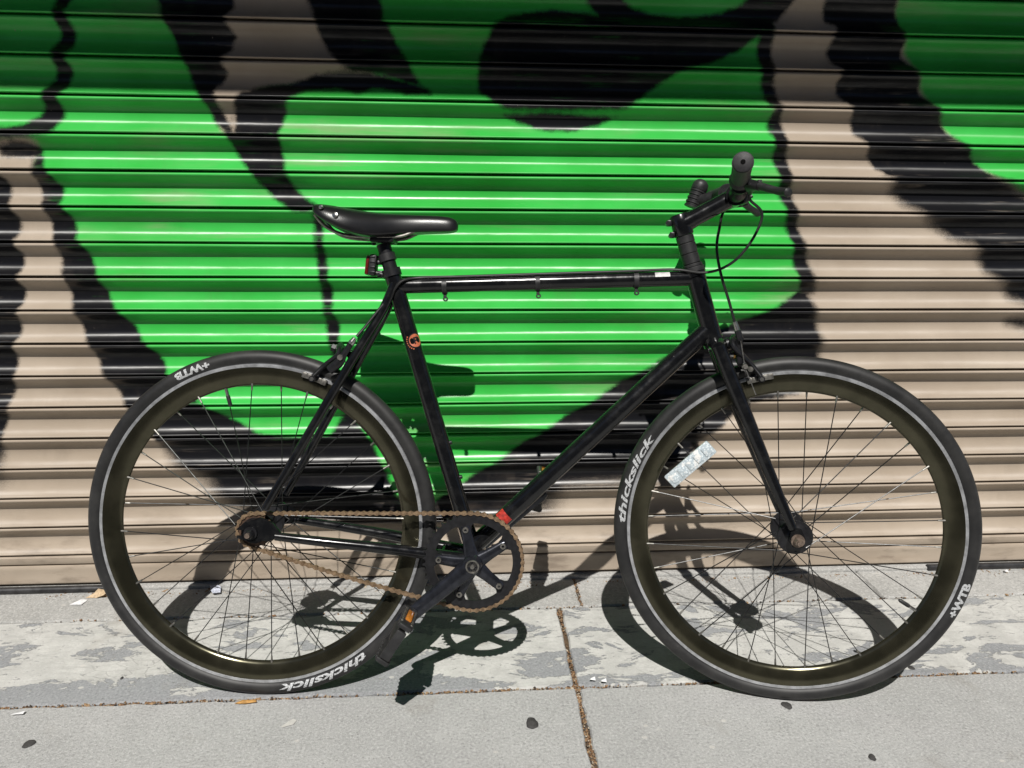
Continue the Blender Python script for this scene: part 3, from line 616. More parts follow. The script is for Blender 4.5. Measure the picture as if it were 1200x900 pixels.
for s in (-1, 1):
    part('rail', MB().tube([(0.115, s * 0.040, 0.930), (0.135, s * 0.030, 0.908), (0.175, s * 0.022, 0.894), (0.26, s * 0.022, 0.893), (0.295, s * 0.018, 0.904), (0.325, s * 0.010, 0.918)], 0.0034, 10, smooth=6), M['dullsteel'], sad)
    for (x, y, z, r) in ((0.1345, 0.0690, 0.9385, 0.004), (0.160, 0.0695, 0.9240, 0.0058)):
        n = Vector((-0.25, s * 1, 0.15)).normalized(); c = Vector((x, s * y, z))
        part('rivet', MB().tube([c - n * 0.003, c + n * 0.0008, c + n * 0.002], [r, r, r * 0.6], 14), M['steel'], sad)
# rear lamp on the seatpost
LP = Vector(bike_at(434, 311))
lamp = part('rear_light', MB().box(LP + Vector((0.006, 0, 0)), (0.014, 0.030, 0.040), Matrix.Rotation(R(6), 3, 'Y'), ch=0.004).tube([LP + Vector((0.012, 0, 0.006)), LP + Vector((0.030, 0, 0.006))], 0.005, 10).tube([LP + Vector((0.010, -0.004, -0.014)), LP + Vector((0.028, -0.004, -0.018))], 0.004, 10).tube([SC + ST_D * 0.052, SC + ST_D * 0.066], 0.0168, 20), M['plastic'])
part('lens', MB().box(LP + Vector((-0.0040, 0, 0)), (0.007, 0.027, 0.037), Matrix.Rotation(R(6), 3, 'Y'), ch=0.003), M['redlens'], lamp)
mb = MB()
for i in range(4): mb.box(LP + Vector((0.0065, -0.0146, -0.014 + i * 0.0095)), (0.010, 0.002, 0.004), ch=0.0005)
part('rib', mb, M['blackmetal'], lamp)

# fork, headset, stem, handlebar: all turned with the front wheel
CR_ = HL - K * 0.012 + NF * 0.002
fk = MB().tube([HL - K * 0.001, HL - K * 0.010], 0.0195, 24).tube([CR_ + Vector((0, -0.036, 0)), CR_ + Vector((0, -0.018, 0.004)), CR_ + Vector((0, 0.018, 0.004)), CR_ + Vector((0, 0.036, 0))], [0.0125, 0.0165, 0.0165, 0.0125], 16)
fork = part('fork', fk, M['frame'], mat=T)
for s in (-1, 1):
    B0 = CR_ + Vector((0, s * 0.034, 0.004)); pts = [B0]; rad = [0.0140]
    E0 = AX_F + Vector((-0.009, 0, 0.022))
    for t, y, r in ((0.14, 0.0375, 0.0142), (0.36, 0.043, 0.0135), (0.58, 0.047, 0.0118), (0.80, 0.0505, 0.0098), (1.0, 0.053, 0.0080)):
        q = CR_.lerp(E0, t) + NF * 0.004 * (t * t - t); pts.append(Vector((q.x, s * y, q.z))); rad.append(r)
    part('fork_blade', MB().tube(pts, rad, 16, smooth=6), M['frame'], fork)
    part('fork_end', MB().plate([(AX_F.x - 0.012, AX_F.z + 0.026), (AX_F.x + 0.006, AX_F.z + 0.022), (AX_F.x + 0.014, AX_F.z + 0.004), (AX_F.x + 0.011, AX_F.z - 0.013), (AX_F.x - 0.008, AX_F.z - 0.013), (AX_F.x - 0.014, AX_F.z + 0.002)], s * 0.0505, s * 0.0555), M['frame'], fork)
hs = MB()
for a, b, r in ((0.136, 0.146, 0.0205), (0.146, 0.152, 0.0188), (0.1525, 0.172, 0.0165), (0.1725, 0.192, 0.0166), (0.1925, 0.207, 0.0166)): hs.tube([HL + K * a, HL + K * (a + 0.0012), HL + K * (b - 0.0012), HL + K * b], [r - 0.001, r, r, r - 0.001], 24)
part('headset', hs, M['plastic'], mat=T)
SB = HL + K * 0.228; BC = Vector((0.893, 0, 0.976))
sdir = (BC - SB).normalized()
stm = MB().tube([HL + K * 0.2078, HL + K * 0.210, HL + K * 0.245, HL + K * 0.248], [0.0175, 0.0185, 0.0185, 0.0165], 20).tube([SB, SB + sdir * 0.03, BC - sdir * 0.012], [0.0185, 0.0162, 0.0160], 20).tube([BC + Vector((0, -0.022, 0)), BC + Vector((0, 0.022, 0))], 0.0195, 20)
stem = part('stem', stm, M['frame'], mat=T)
part('face_plate', MB().box(BC + sdir * 0.012, (0.018, 0.042, 0.042), rot_from(sdir.cross(Vector((0, 1, 0))), sdir), ch=0.005), M['blackmetal'], stem)
for a in (0.215, 0.238): part('bolt', MB().tube([HL + K * a - NF * 0.024 + Vector((0, -0.013, 0)), HL + K * a - NF * 0.024 + Vector((0, 0.010, 0))], 0.0042, 10).box(HL + K * a - NF * 0.021, (0.010, 0.016, 0.011), ch=0.002), M['blackmetal'], stem)
for a in (-1, 1):
    for s in (-1, 1):
        q = BC + sdir * 0.020 + sdir.cross(Vector((0, 1, 0))) * a * 0.015 + Vector((0, s * 0.014, 0)); part('bolt', MB().tube([q, q + sdir * 0.005], 0.0035, 10), M['blackmetal'], stem)
def bar_at(y):
    """centre line of the handlebar: a low riser with a little backsweep"""
    a = abs(y); t = min(max((a - 0.035) / 0.06, 0), 1); t = t * t * (3 - 2 * t)
    return Vector((BC.x - 0.001 * t - max(a - 0.06, 0) * 0.115, y, BC.z + 0.019 * t + max(a - 0.09, 0) * 0.045))
ys = [-0.205 + 0.41 * i / 46 for i in range(47)]
hb = part('handlebar', MB().tube([bar_at(y) for y in ys], [0.0150 if abs(y) < 0.045 else 0.0118 for y in ys], 16), M['blackmetal'], mat=T)
for s in (-1, 1):
    gp = [bar_at(s * (0.080 + 0.131 * i / 22)) for i in range(23)]
    gr = [0.0188 if i in (0, 1) else 0.0155 + (0.0006 if i % 2 else 0) for i in range(21)] + [0.0172, 0.0168]
    grip = part('grip', MB().tube(gp, gr, 24), M['rubber'], hb)
    e = gp[-1]; dr = (gp[-1] - gp[-2]).normalized()
    part('end_plug', MB().tube([e, e + dr * 0.0012, e + dr * 0.0022], [0.0160, 0.0158, 0.0142], 24).tube([e + dr * 0.0021, e + dr * 0.0026], 0.0040, 14, mi=1), [M['rubber'], M['shade_black']], hb)  # small disc coloured black as the shade inside a hole
    # brake lever
    q = bar_at(s * 0.066)
    def mir(px, py, y):
        v = T.inverted() @ Vector(bike_at(px, py, y)); return v if s < 0 else Vector((v.x, -v.y, v.z))
    r0, r1, r2, tip = mir(879, 214, -0.112), mir(890, 218, -0.120), mir(908, 223, -0.145), mir(926, 226, -0.170)
    lv = MB().tube([q + Vector((0, s * -0.010, 0)), q + Vector((0, s * 0.010, 0))], 0.0160, 18)
    lv.tube([q + Vector((0.006, 0, -0.002)), q * 0.4 + r0 * 0.6, r1], [0.0125, 0.0125, 0.0100], 12, flat=(1.1, 0.8))
    lv.box(r0 + Vector((0.004, s * -0.018, -0.004)), (0.020, 0.034, 0.015), ch=0.004)
    lv.tube([r0 + Vector((0.006, s * -0.030, -0.006)), r0 + Vector((0.008, s * -0.050, -0.010))], [0.0065, 0.0046], 12)
    lever = part('brake_lever', lv, M['blackmetal'], mat=T)
    e = (tip - r2).normalized()
    part('lever_blade', MB().tube([r0 + Vector((0.002, 0, -0.004)), r1, r2, tip - e * 0.012, tip - e * 0.004, tip], [0.0075, 0.0078, 0.0075, 0.0080, 0.0095, 0.005], 14, smooth=5, flat=(1.1, 0.85)), M['plastic'], lever)
    part('pivot_bolt', MB().tube([r1 + Vector((0, 0, 0.006)), r1 + Vector((0, 0, 0.010))], 0.004, 10), M['steel'], lever)
    if s < 0: LVN = T @ (r0 + Vector((0.008, 0.050, -0.010)))
    else: LVF = T @ (r0 + Vector((0.008, -0.050, -0.010)))
# bell clamped behind the far half of the handlebar
bq = bar_at(0.150); bp = T.inverted() @ Vector(bike_at(817, 227, 0.165))
bu = Vector((0.35, 0, 0.94)).normalized(); bl = MB()
for i in range(9): bl.tube([bp + bu * (-0.030 + i * 0.0042), bp + bu * (-0.0265 + i * 0.0042)], 0.0150 if i % 2 else 0.0166, 20)
bl.tube([bp + bu * 0.008, bp + bu * 0.014, bp + bu * 0.022, bp + bu * 0.028, bp + bu * 0.031], [0.0165, 0.0170, 0.0158, 0.0105, 0.002], 20, smooth=2).tube([bp + bu * -0.016, bq], [0.010, 0.012], 10)
part('bell', bl, M['plastic'], mat=T, smooth=40)

# cables
def TI(p): return T.inverted() @ Vector(p)
tt = lambda px, o=-0.012, up=0.0165: SC + TT_D * ((Vector(bike_at(px, 330)) - SC).dot(TT_D)) + Vector((0, o * 0.8, up))
rc = [LVN, LVN + Vector((0.003, 0.006, -0.012)), bike_at(893, 250, -0.055), bike_at(885, 275, -0.055), bike_at(866, 301, -0.050), bike_at(845, 315, -0.034), bike_at(822, 319.5, -0.024), tt(790), tt(745), tt(690), tt(630), tt(575), tt(521), tt(490), bike_at(470, 330, -0.019), bike_at(457, 347, -0.020), bike_at(443, 364, -0.027), bike_at(427, 384, -0.036), bike_at(418, 394, -0.042)]
part('brake_cable', MB().tube(rc, 0.0026, 10, smooth=6), M['cable'])
fc = [LVF, LVF + Vector((0.006, -0.016, -0.012)), bike_at(850, 246, 0.010), bike_at(843, 268, -0.022), bike_at(840, 292, -0.036), bike_at(845, 322, -0.042), bike_at(854, 352, -0.043), bike_at(861, 378, -0.043)]
part('brake_cable', MB().tube(fc, 0.0026, 10, smooth=6), M['cable'])

# calliper brakes
def calliper(piv, pad, barrel, clamp, ends, up_out):
    """piv: bolt on the bridge, pad: shoe centre in the midplane, the rest on the street side"""
    piv, pad = Vector(piv), Vector(pad); o = Vector(up_out)
    b = MB().tube([piv - o * 0.006, piv + o * 0.032], 0.0055, 12).tube([piv + o * 0.004, piv + o * 0.010], 0.012, 14).tube([piv + o * 0.026, piv + o * 0.034], 0.008, 6)
    br = part('calliper_brake', b, M['blackmetal'], mat=None)
    for s in (-1, 1):
        k = 0.013 if s < 0 else 0.021
        A = MB().tube([piv + o * k + Vector((0, s * 0.004, 0.004)), piv + o * k + Vector((0, s * 0.022, 0.006)), piv + o * k + Vector((0, s * 0.035, -0.006)) * 1.0, (piv + o * k) * 0.4 + (pad + Vector((0, s * 0.036, 0.006))) * 0.6, pad + Vector((0, s * 0.028, 0.004))], [0.0065, 0.0075, 0.0075, 0.0066, 0.006], 12, smooth=5, flat=(0.75, 1.1))
        part('brake_arm', A, M['blackmetal'], br)
    return br
def shoes(br, axle, ang, r=0.3065, L=0.048):
    for s in (-1, 1):
        mb = MB(); t0 = R(ang)
        for i in range(5):
            t = t0 + (i - 2) * L / 5 / r
            mb.box(Vector(axle) + Vector((r * math.cos(t), s * 0.0165, r * math.sin(t))), (L / 5 + 0.0006, 0.0075, 0.0105), Matrix.Rotation(-(t - math.pi / 2), 3, 'Y'), ch=0.001)
        c = Vector(axle) + Vector((r * math.cos(t0), 0, r * math.sin(t0)))
        part('brake_pad', mb, M['track'] if False else M['dullsteel'], br)
        part('pad_bolt', MB().tube([c + Vector((0, s * 0.018, 0)), c + Vector((0, s * 0.036, 0))], 0.0062, 12).tube([c + Vector((0, s * 0.036, 0)), c + Vector((0, s * 0.0385, 0))], 0.004, 6, mi=1), [M['blackmetal'], M['steel']], br)
# front
fpiv = CR_ + NF * 0.016; fa = 104.0
fpad = AX_F + Vector((0.3065 * math.cos(R(fa)), 0, 0.3065 * math.sin(R(fa))))
fb = calliper(fpiv, fpad, None, None, None, NF); fb.matrix_local = T; shoes(fb, AX_F, fa)
u0, u1, u2, u3 = [TI(bike_at(*p)) for p in ((861, 377, -0.043), (868, 399, -0.043), (873, 430, -0.041), (886, 463, -0.037))]
part('barrel_adjuster', MB().tube([u0, u0 + (u1 - u0) * 0.45], [0.0042, 0.0052], 12).tube([u0 + (u1 - u0) * 0.47, u1], [0.0060, 0.0062], 14, mi=1), [M['steel'], M['blackmetal']], fb)
part('cable_arm', MB().tube([u1 + Vector((-0.004, 0.003, 0.004)), u1 + Vector((-0.002, 0.006, -0.015)), u2 + Vector((-0.008, 0.010, 0.004)), fpiv + NF * 0.016], [0.0055, 0.006, 0.0068, 0.007], 12, smooth=4, flat=(0.6, 1.0)), M['blackmetal'], fb)
part('inner_wire', MB().tube([u1, u2, u3], 0.0011, 8), M['steel'], fb)
part('cable_clamp', MB().tube([u2 + Vector((0, -0.004, 0)), u2 + Vector((0, 0.008, 0))], 0.0058, 6).tube([u2 + Vector((0, -0.007, 0)), u2 + Vector((0, -0.003, 0))], 0.0036, 10).tube([u2 + Vector((0.010, 0.004, -0.004)), u2 + Vector((0.010, -0.003, -0.004))], 0.005, 10), M['dullsteel'], fb)
q = TI(bike_at(860, 416, -0.022)); part('brass_nut', MB().tube([q + Vector((-0.010, 0, 0)), q + Vector((-0.001, 0, 0))], 0.0055, 10, mi=1).tube([q + Vector((-0.001, 0, 0)), q + Vector((0.010, 0, 0))], 0.0075, 8), [M['brass'], M['steel']], fb)
# rear
ra = 63.5
rpad = AX_R + Vector((0.3065 * math.cos(R(ra + 6)), 0, 0.3065 * math.sin(R(ra + 6))))
rpiv = Vector((0.168, 0, 0.672)); ro = Vector((-0.92, 0, 0.39)).normalized()
rb = calliper(rpiv, rpad, None, None, None, ro); shoes(rb, AX_R, ra + 6)
v0, v1, v2 = [Vector(bike_at(*p)) for p in ((416, 396, -0.042), (411, 403, -0.042), (397, 425, -0.040))]
part('barrel_adjuster', MB().tube([v0, v0 + (v1 - v0) * 0.6], [0.0040, 0.0055], 12).tube([v0 + (v1 - v0) * 0.6, v1], 0.0062, 12), M['steel'], rb)
part('cable_arm', MB().tube([v1, v1 * 0.45 + v2 * 0.55, v2, Vector(bike_at(386, 434, -0.037))], [0.0055, 0.006, 0.0095, 0.0085], 12, smooth=4, flat=(0.6, 1.0)), M['blackmetal'], rb)
part('cable_clamp', MB().tube([v2 + Vector((0.004, -0.008, 0.010)), v2 + Vector((0.004, 0.004, 0.010))], 0.0055, 8), M['dullsteel'], rb)
part('inner_wire', MB().tube([v1, v2 + Vector((0.010, 0.0, 0.012)), v2 + Vector((0.016, 0.002, -0.020))], 0.0010, 8), M['steel'], rb)

# ---------------------------------------------------------------- wheels
def text_polys(txt, shear=0.0, offset=0.0):
    cu = bpy.data.curves.new('t', 'FONT'); cu.body = txt; cu.shear = shear; cu.offset = offset; cu.resolution_u = 3
    o = link(bpy.data.objects.new('t', cu)); bpy.context.view_layer.update()
    me = bpy.data.meshes.new_from_object(o.evaluated_get(bpy.context.evaluated_depsgraph_get()))
    V = [tuple(v.co) for v in me.vertices]; F = [tuple(p.vertices) for p in me.polygons]
    bpy.data.objects.remove(o); bpy.data.curves.remove(cu); bpy.data.meshes.remove(me); return V, F
def subdiv(V, F, n=2):
    me = bpy.data.meshes.new('s'); me.from_pydata(V, [], F); bm = bmesh.new(); bm.from_mesh(me)
    bmesh.ops.triangulate(bm, faces=bm.faces)
    for _ in range(n): bmesh.ops.subdivide_edges(bm, edges=[e for e in bm.edges if e.calc_length() > 0.12], cuts=1)
    bmesh.ops.triangulate(bm, faces=bm.faces); bm.verts.index_update()
    V = [tuple(v.co) for v in bm.verts]; F = [tuple(v.index for v in f.verts) for f in bm.faces]; bm.free(); bpy.data.meshes.remove(me); return V, F
RC = WR - TR
def side_y(r, off=0.0005): return -math.sqrt(max(TR * TR - (r - RC) ** 2, 1e-9)) - off
def tyre_text(txt, mid_deg, span_deg, r0, r1, outward=True, shear=0.2, offset=0.02):
    V, F = subdiv(*text_polys(txt, shear, offset)); xs_ = [v[0] for v in V]; ys_ = [v[1] for v in V]
    x0, x1, y0, y1 = min(xs_), max(xs_), min(ys_), max(ys_); out = []
    for x, y, _ in V:
        u = (x - x0) / (x1 - x0) - 0.5; v = (y - y0) / (y1 - y0)
        th = R(mid_deg) + (-u if outward else u) * R(span_deg); r = r0 + (r1 - r0) * (v if outward else 1 - v)
        out.append((r * math.cos(th), side_y(r), r * math.sin(th)))
    return MB().add(out, F)
def spoke_mesh(side, dirn, fl_r, fl_y, rim_r=0.2745):
    """spoke whose rim end points up the x axis"""
    a = -dirn * R(67.5); p0 = Vector((fl_r * math.cos(a), side * fl_y + side * 0.0018 * dirn, fl_r * math.sin(a))); p1 = Vector((rim_r, side * 0.003, 0))
    d = (p1 - p0); mb = MB().tube([p0 - d.normalized() * 0.003, p0, p1 - d.normalized() * 0.012], [0.0016, 0.00098, 0.00098], 6)
    mb.tube([p1 - d.normalized() * 0.0125, p1 - d.normalized() * 0.004, p1 + d.normalized() * 0.002], [0.0017, 0.0020, 0.0022], 8, mi=1)
    return mb.mesh('spoke', [M['spoke'], M['dullsteel']])
nip = M['dullsteel']
def wheel(mat, phase, valve, t_mid, w_mid, hub_y, rear):
    wl = empty('wheel', bike, mat)
    def wp(name, mb, m, **kw): return mb.build(name, m, wl, **kw)
    tp = [(RC + TR * math.cos(a), TR * 1.0 * math.sin(a)) for a in [R(-150 + 300 * i / 24) for i in range(25)]]
    wp('tyre', MB().lathe(tp, 180), M['tyre'], smooth=60)
    rp = [(0.3074, 0.0119), (0.3020, 0.0119), (0.2965, 0.0117), (0.288, 0.0098), (0.279, 0.0066), (0.2735, 0.0036), (0.2718, 0)]
    rp = rp + [(r, -y) for r, y in reversed(rp[:-1])]
    wp('rim', MB().lathe(rp, 180), M['rim'], smooth=50)
    for s in (-1, 1): wp('brake_track', MB().lathe([(0.3068, s * 0.0118), (0.3072, s * 0.0121), (0.3085, s * 0.0119), (0.3105, s * 0.0121), (0.3125, s * 0.0119), (0.3136, s * 0.0090)], 180), M['track'], smooth=50)
    h = 0.0335 if not rear else 0.034; fr = 0.0320
    hp = [(0.0085, -hub_y + 0.004), (0.0125, -hub_y + 0.006), (0.0135, -h - 0.006), (0.017, -h - 0.003), (fr, -h - 0.0018), (fr + 0.001, -h), (fr, -h + 0.0018), (0.0185, -h + 0.004), (0.0140, -h + 0.010), (0.0125, 0)]
    hp = hp + [(r, -y) for r, y in reversed(hp[:-1])]
    wp('hub', MB().lathe(hp, 48), M['blackmetal'], smooth=40)
    wp('axle', MB().tube([(0, -hub_y - 0.026, 0), (0, hub_y + 0.026, 0)], 0.0048, 14), M['nut'])
    for s in (-1, 1):
        nn = MB().tube([(0, s * (hub_y + 0.006), 0), (0, s * (hub_y + 0.0085), 0)], 0.0125, 20).tube([(0, s * (hub_y + 0.0085), 0), (0, s * (hub_y + 0.017), 0)], 0.0088, 6).tube([(0, s * (hub_y + 0.017), 0), (0, s * (hub_y + 0.021), 0)], [0.0085, 0.0070], 16)
        wp('axle_nut', nn, M['nut'] if not rear else M['blackmetal'])
    ms = {(s, d): spoke_mesh(s, d, fr - 0.0035, h) for s in (-1, 1) for d in (-1, 1)}
    for j in range(32):
        o = link(bpy.data.objects.new('spoke', ms[(1 if j % 2 else -1, 1 if (j // 2) % 2 else -1)])); o.parent = wl
        o.rotation_euler = (0, -(phase + j * R(11.25)), 0)
    a = R(valve); d = Vector((math.cos(a), 0, math.sin(a)))
    wp('valve', MB().tube([d * 0.276, d * 0.258], 0.0031, 10, mi=1).tube([d * 0.259, d * 0.256, d * 0.240, d * 0.237], [0.0034, 0.0040, 0.0037, 0.0022], 12), [M['plastic'], M['steel']])
    wp('tyre_lettering', tyre_text('thickslick', t_mid, 33, 0.3165, 0.3315, True, 0.28, 0.028), M['white_print'], smooth=0)
    wp('tyre_lettering', tyre_text('+WTB', w_mid, 12.5, 0.3180, 0.3325, False, 0.0, 0.05), M['white_print'], smooth=0)
    return wl
rw = wheel(Matrix.Translation(AX_R), R(3.4), 104.5, -67.5, 113.0, 0.060, True)
fw = wheel(T @ Matrix.Translation(AX_F), R(8.0), -31, 162.5, -20.0, 0.050, False)
# sprocket and lockring
CY = -0.0445
def toothed(n, r, ro, hole):
    pts = []
    for i in range(n):
        for k, rr in ((0.0, r - 0.0032), (0.28, r - 0.0015), (0.42, ro), (0.58, ro), (0.72, r - 0.0015)):
            a = 2 * math.pi * (i + k) / n; pts.append((rr * math.cos(a), rr * math.sin(a)))
    return pts
def holed(outline, hole, y0, y1, mb, centre=(0, 0, 0)):
    n = len(outline); hl = [(hole * math.cos(math.atan2(z, x)), hole * math.sin(math.atan2(z, x))) for x, z in outline] if not isinstance(hole, list) else hole
    vs = [(x, y, z) for y in (y0, y1) for ring_ in (outline, hl) for x, z in ring_]
    vs = [Vector(v) + Vector(centre) for v in vs]; fs = []
    for i in range(n):
        j = (i + 1) % n
        fs += [(i, j, n + j, n + i), (2 * n + i, 3 * n + i, 3 * n + j, 2 * n + j), (i, 2 * n + i, 2 * n + j, j), (n + i, n + j, 3 * n + j, 3 * n + i)]
    return mb.add(vs, fs)
P16 = 0.0127 / 2 / math.sin(math.pi / 16); P46 = 0.0127 / 2 / math.sin(math.pi / 46)
ck = MB(); holed(toothed(16, P16, P16 + 0.003, None), 0.018, CY - 0.0012, CY + 0.0012, ck); ck.build('sprocket', M['cog'], rw, smooth=20)
MB().lathe([(0.014, CY - 0.006), (0.0235, CY - 0.006), (0.0245, CY - 0.003), (0.0245, CY + 0.008), (0.014, CY + 0.008)], 40).build('sprocket_body', M['blackmetal'], rw)
# spoke reflector of the front wheel
rfa = Vector((-0.196, -0.018, 0.128)); rdir = Vector((0.72, 0, 0.69)).normalized()
MB().box(rfa, (0.108, 0.007, 0.030), rot_from(Vector((0, -1, 0.0)).cross(rdir) * -1, rdir), ch=0.003).build('reflector', M['reflector'], fw)
mb = MB()
for i in range(5): mb.box(rfa + rdir * (-0.040 + 0.020 * i) + Vector((0, -0.0042, 0)), (0.014, 0.0015, 0.018), rot_from(Vector((0, -1, 0.0)).cross(rdir) * -1, rdir), ch=0.0005)
mb.build('reflector_facet', M['reflector'], fw)

# ---------------------------------------------------------------- crankset, pedals, chain
CA = R(219)
crank = empty('crankset', bike, Matrix.Translation(BB))
mb = MB(); out = toothed(46, P46, P46 + 0.0032, None); holed(out, 0.0745, CY - 0.0016, CY + 0.0016, mb); 
PH = R(103)
for i in range(5):                                   # lobes that reach in to the bolts
    a = PH + i * R(72); c, s = math.cos(a), math.sin(a)
    o = [(0.0775, 0.020), (0.0735, 0.0165), (0.068, 0.0115), (0.0605, 0.0090), (0.0575, 0.0), (0.0605, -0.0090), (0.068, -0.0115), (0.0735, -0.0165), (0.0775, -0.020)]
    mb.plate([(r * c - t * s, r * s + t * c) for r, t in o], CY - 0.00155, CY + 0.00155)
mb.build('chainring', M['ring'], crank, smooth=20)
sp = MB().lathe([(0.0005, CY - 0.030), (0.0130, CY - 0.030), (0.0155, CY - 0.027), (0.019, CY - 0.016), (0.021, CY - 0.006), (0.021, CY + 0.004), (0.010, CY + 0.010)], 32)
for i in range(5):
    a = PH + i * R(72); d = Vector((math.cos(a), 0, math.sin(a)))
    sp.tube([d * 0.012 + Vector((0, CY - 0.010, 0)), d * 0.035 + Vector((0, CY - 0.0085, 0)), d * 0.062 + Vector((0, CY - 0.005, 0)), d * 0.071 + Vector((0, CY - 0.0045, 0))], [0.0150, 0.0112, 0.0098, 0.0075], 12, smooth=3, flat=(0.5, 1.0))
sp.build('spider', M['crank'], crank, smooth=40)
for i in range(5):
    a = PH + i * R(72); c = Vector((0.065 * math.cos(a), 0, 0.065 * math.sin(a)))
    MB().lathe([(0.0022, CY - 0.0085), (0.0025, CY - 0.0125), (0.0052, CY - 0.0125), (0.0058, CY - 0.0105), (0.0058, CY - 0.006)], 18, c).build('chainring_bolt', M['dullsteel'], crank)
MB().lathe([(0.0005, CY - 0.0325), (0.0040, CY - 0.0325), (0.0045, CY - 0.0300), (0.0095, CY - 0.0300), (0.0100, CY - 0.0318), (0.0125, CY - 0.0318), (0.0132, CY - 0.0290)], 28).build('dust_cap', M['dullsteel'], crank)
CL = 0.165; ends = []
for s, a in ((-1, CA), (1, CA + math.pi)):
    d = Vector((math.cos(a), 0, math.sin(a))); y0 = -0.064 if s < 0 else 0.058; y1 = -0.078 if s < 0 else 0.074
    arm = MB().tube([d * -0.006 + Vector((0, y0, 0)), d * 0.02 + Vector((0, y0 + (y1 - y0) * .1, 0)), d * 0.08 + Vector((0, y0 + (y1 - y0) * .5, 0)), d * 0.14 + Vector((0, y0 + (y1 - y0) * .9, 0)), d * CL + Vector((0, y1, 0)), d * (CL + 0.012) + Vector((0, y1, 0))], [0.0180, 0.0176, 0.0152, 0.0140, 0.0145, 0.0095], 16, smooth=5, flat=(0.58, 1.0))
    arm.build('crank_arm', M['crank'], crank, smooth=50); ends.append(d * CL + Vector((0, y1, 0)))
MB().tube([(0, -0.060, 0), (0, 0.064, 0)], 0.010, 16).build('spindle', M['dullsteel'], crank)
def pedal(end, s, ang):
    """platform pedal; local x runs fore and aft of the platform"""
    pm = Matrix.Translation(BB + end) @ Matrix.Rotation(R(ang), 4, 'Y')
    b = MB().tube([(0, s * 0.004, 0), (0, s * 0.022, 0)], [0.0070, 0.0085], 14).tube([(0, s * 0.022, 0), (0, s * 0.103, 0)], [0.0125, 0.0105], 16)
    y0, y1 = s * 0.020, s * 0.106
    ym = (y0 + y1) / 2; L = abs(y1 - y0)
    for x in (-0.036, 0.036): b.box((x, ym, 0), (0.009, L, 0.023), ch=0.002)
    b.box((0, y0, 0), (0.070, 0.007, 0.020), ch=0.002).box((0, y1, 0), (0.058, 0.007, 0.018), ch=0.002)
    for x in (-0.018, 0.018): b.box((x, ym, 0), (0.006, L - 0.006, 0.013), ch=0.001)
    for x in (-0.036, 0.036):
        for k in range(6): b.box((x, y0 + (y1 - y0) * (k + 0.5) / 6, 0), (0.007, 0.005, 0.028), ch=0.001)
    p = part('pedal', b, M['plastic'], mat=pm)
    for x in (-1, 1): part('pedal_reflector', MB().box((x * 0.0412, ym, 0), (0.006, 0.040, 0.012), ch=0.002), M['amber'], p)
    part('reflector_frame', MB().box((0.0385, ym, 0.0095), (0.006, 0.062, 0.004), ch=0.001).box((0.0385, ym, -0.0095), (0.006, 0.062, 0.004), ch=0.001), M['dullsteel'], p)
    return p
pedal(ends[0], -1, -57); pedal(ends[1], 1, -76)
# chain
def chain_path():
    c0 = Vector((0, 0, WR)); c1 = BB.copy(); d = c1 - c0; L = d.length; a = math.atan2(d.z, d.x); b = math.acos((P46 - P16) / L)
    # outer tangents: contact directions from the centres
    up = a + math.pi - b; lo = a - math.pi + b
    up0 = up; pts = []
    n = lambda c, r, t: Vector((c.x + r * math.cos(t), CY, c.z + r * math.sin(t)))
    A0, A1 = n(c0, P16, up), n(c1, P46, up); B0, B1 = n(c0, P16, lo), n(c1, P46, lo)
    for i in range(60): pts.append(A0.lerp(A1, i / 60))
    t1, t0 = up, lo + 2 * math.pi if lo < up - 2 * math.pi else lo
    # round the chainring clockwise from up to lo through the front
    for i in range(200): pts.append(n(c1, P46, up + (lo - up) * i / 200))
    for i in range(60):
        q = B1.lerp(B0, i / 60); q.z -= 0.004 * math.sin(math.pi * i / 60); pts.append(q)
    for i in range(80): pts.append(n(c0, P16, lo - (2 * math.pi - (up - lo)) * i / 80))
    return pts
pts = chain_path(); pts.append(pts[0])
cum = [0]
for i in range(1, len(pts)): cum.append(cum[-1] + (pts[i] - pts[i - 1]).length)
N = int(round(cum[-1] / 0.0127 / 2)) * 2; pit = cum[-1] / N; jp = []; k = 0
for i in range(N):
    t = (i + 0.35) * pit
    while cum[k + 1] < t: k += 1
    jp.append(pts[k].lerp(pts[k + 1], (t - cum[k]) / (cum[k + 1] - cum[k])))
mb = MB()
for i in range(N):
    a, b = jp[i], jp[(i + 1) % N]; x = (b - a).normalized(); z = Vector((x.z, 0, -x.x)) * -1; L = (b - a).length; oy = 0.0036 if i % 2 else 0.0025
    h = 0.0041; o = []
    for t in (90, 130, 180, 230, 270): o.append((h * math.cos(R(t)), h * math.sin(R(t))))
    o.append((L / 2, -h * 0.42))
    for t in (270, 310, 0, 50, 90): o.append((L + h * math.cos(R(t)), h * math.sin(R(t))))
    o.append((L / 2, h * 0.42))
    for s in (-1, 1):
        y0 = s * oy; vs = [a + x * u + z * v + Vector((0, yy, 0)) for yy in (y0 - 0.0005, y0 + 0.0005) for u, v in o]; n = len(o)
        mb.add(vs, [tuple(range(n)), tuple(range(2 * n - 1, n - 1, -1))] + [(q, n + q, n + (q + 1) % n, (q + 1) % n) for q in range(n)])
    mb.tube([a + Vector((0, -0.0048, 0)), a + Vector((0, 0.0048, 0))], 0.0018, 6); mb.tube([a + Vector((0, -0.0022, 0)), a + Vector((0, 0.0022, 0))], 0.0038, 8, caps=False)
part('chain', mb, M['chain'], smooth=30)

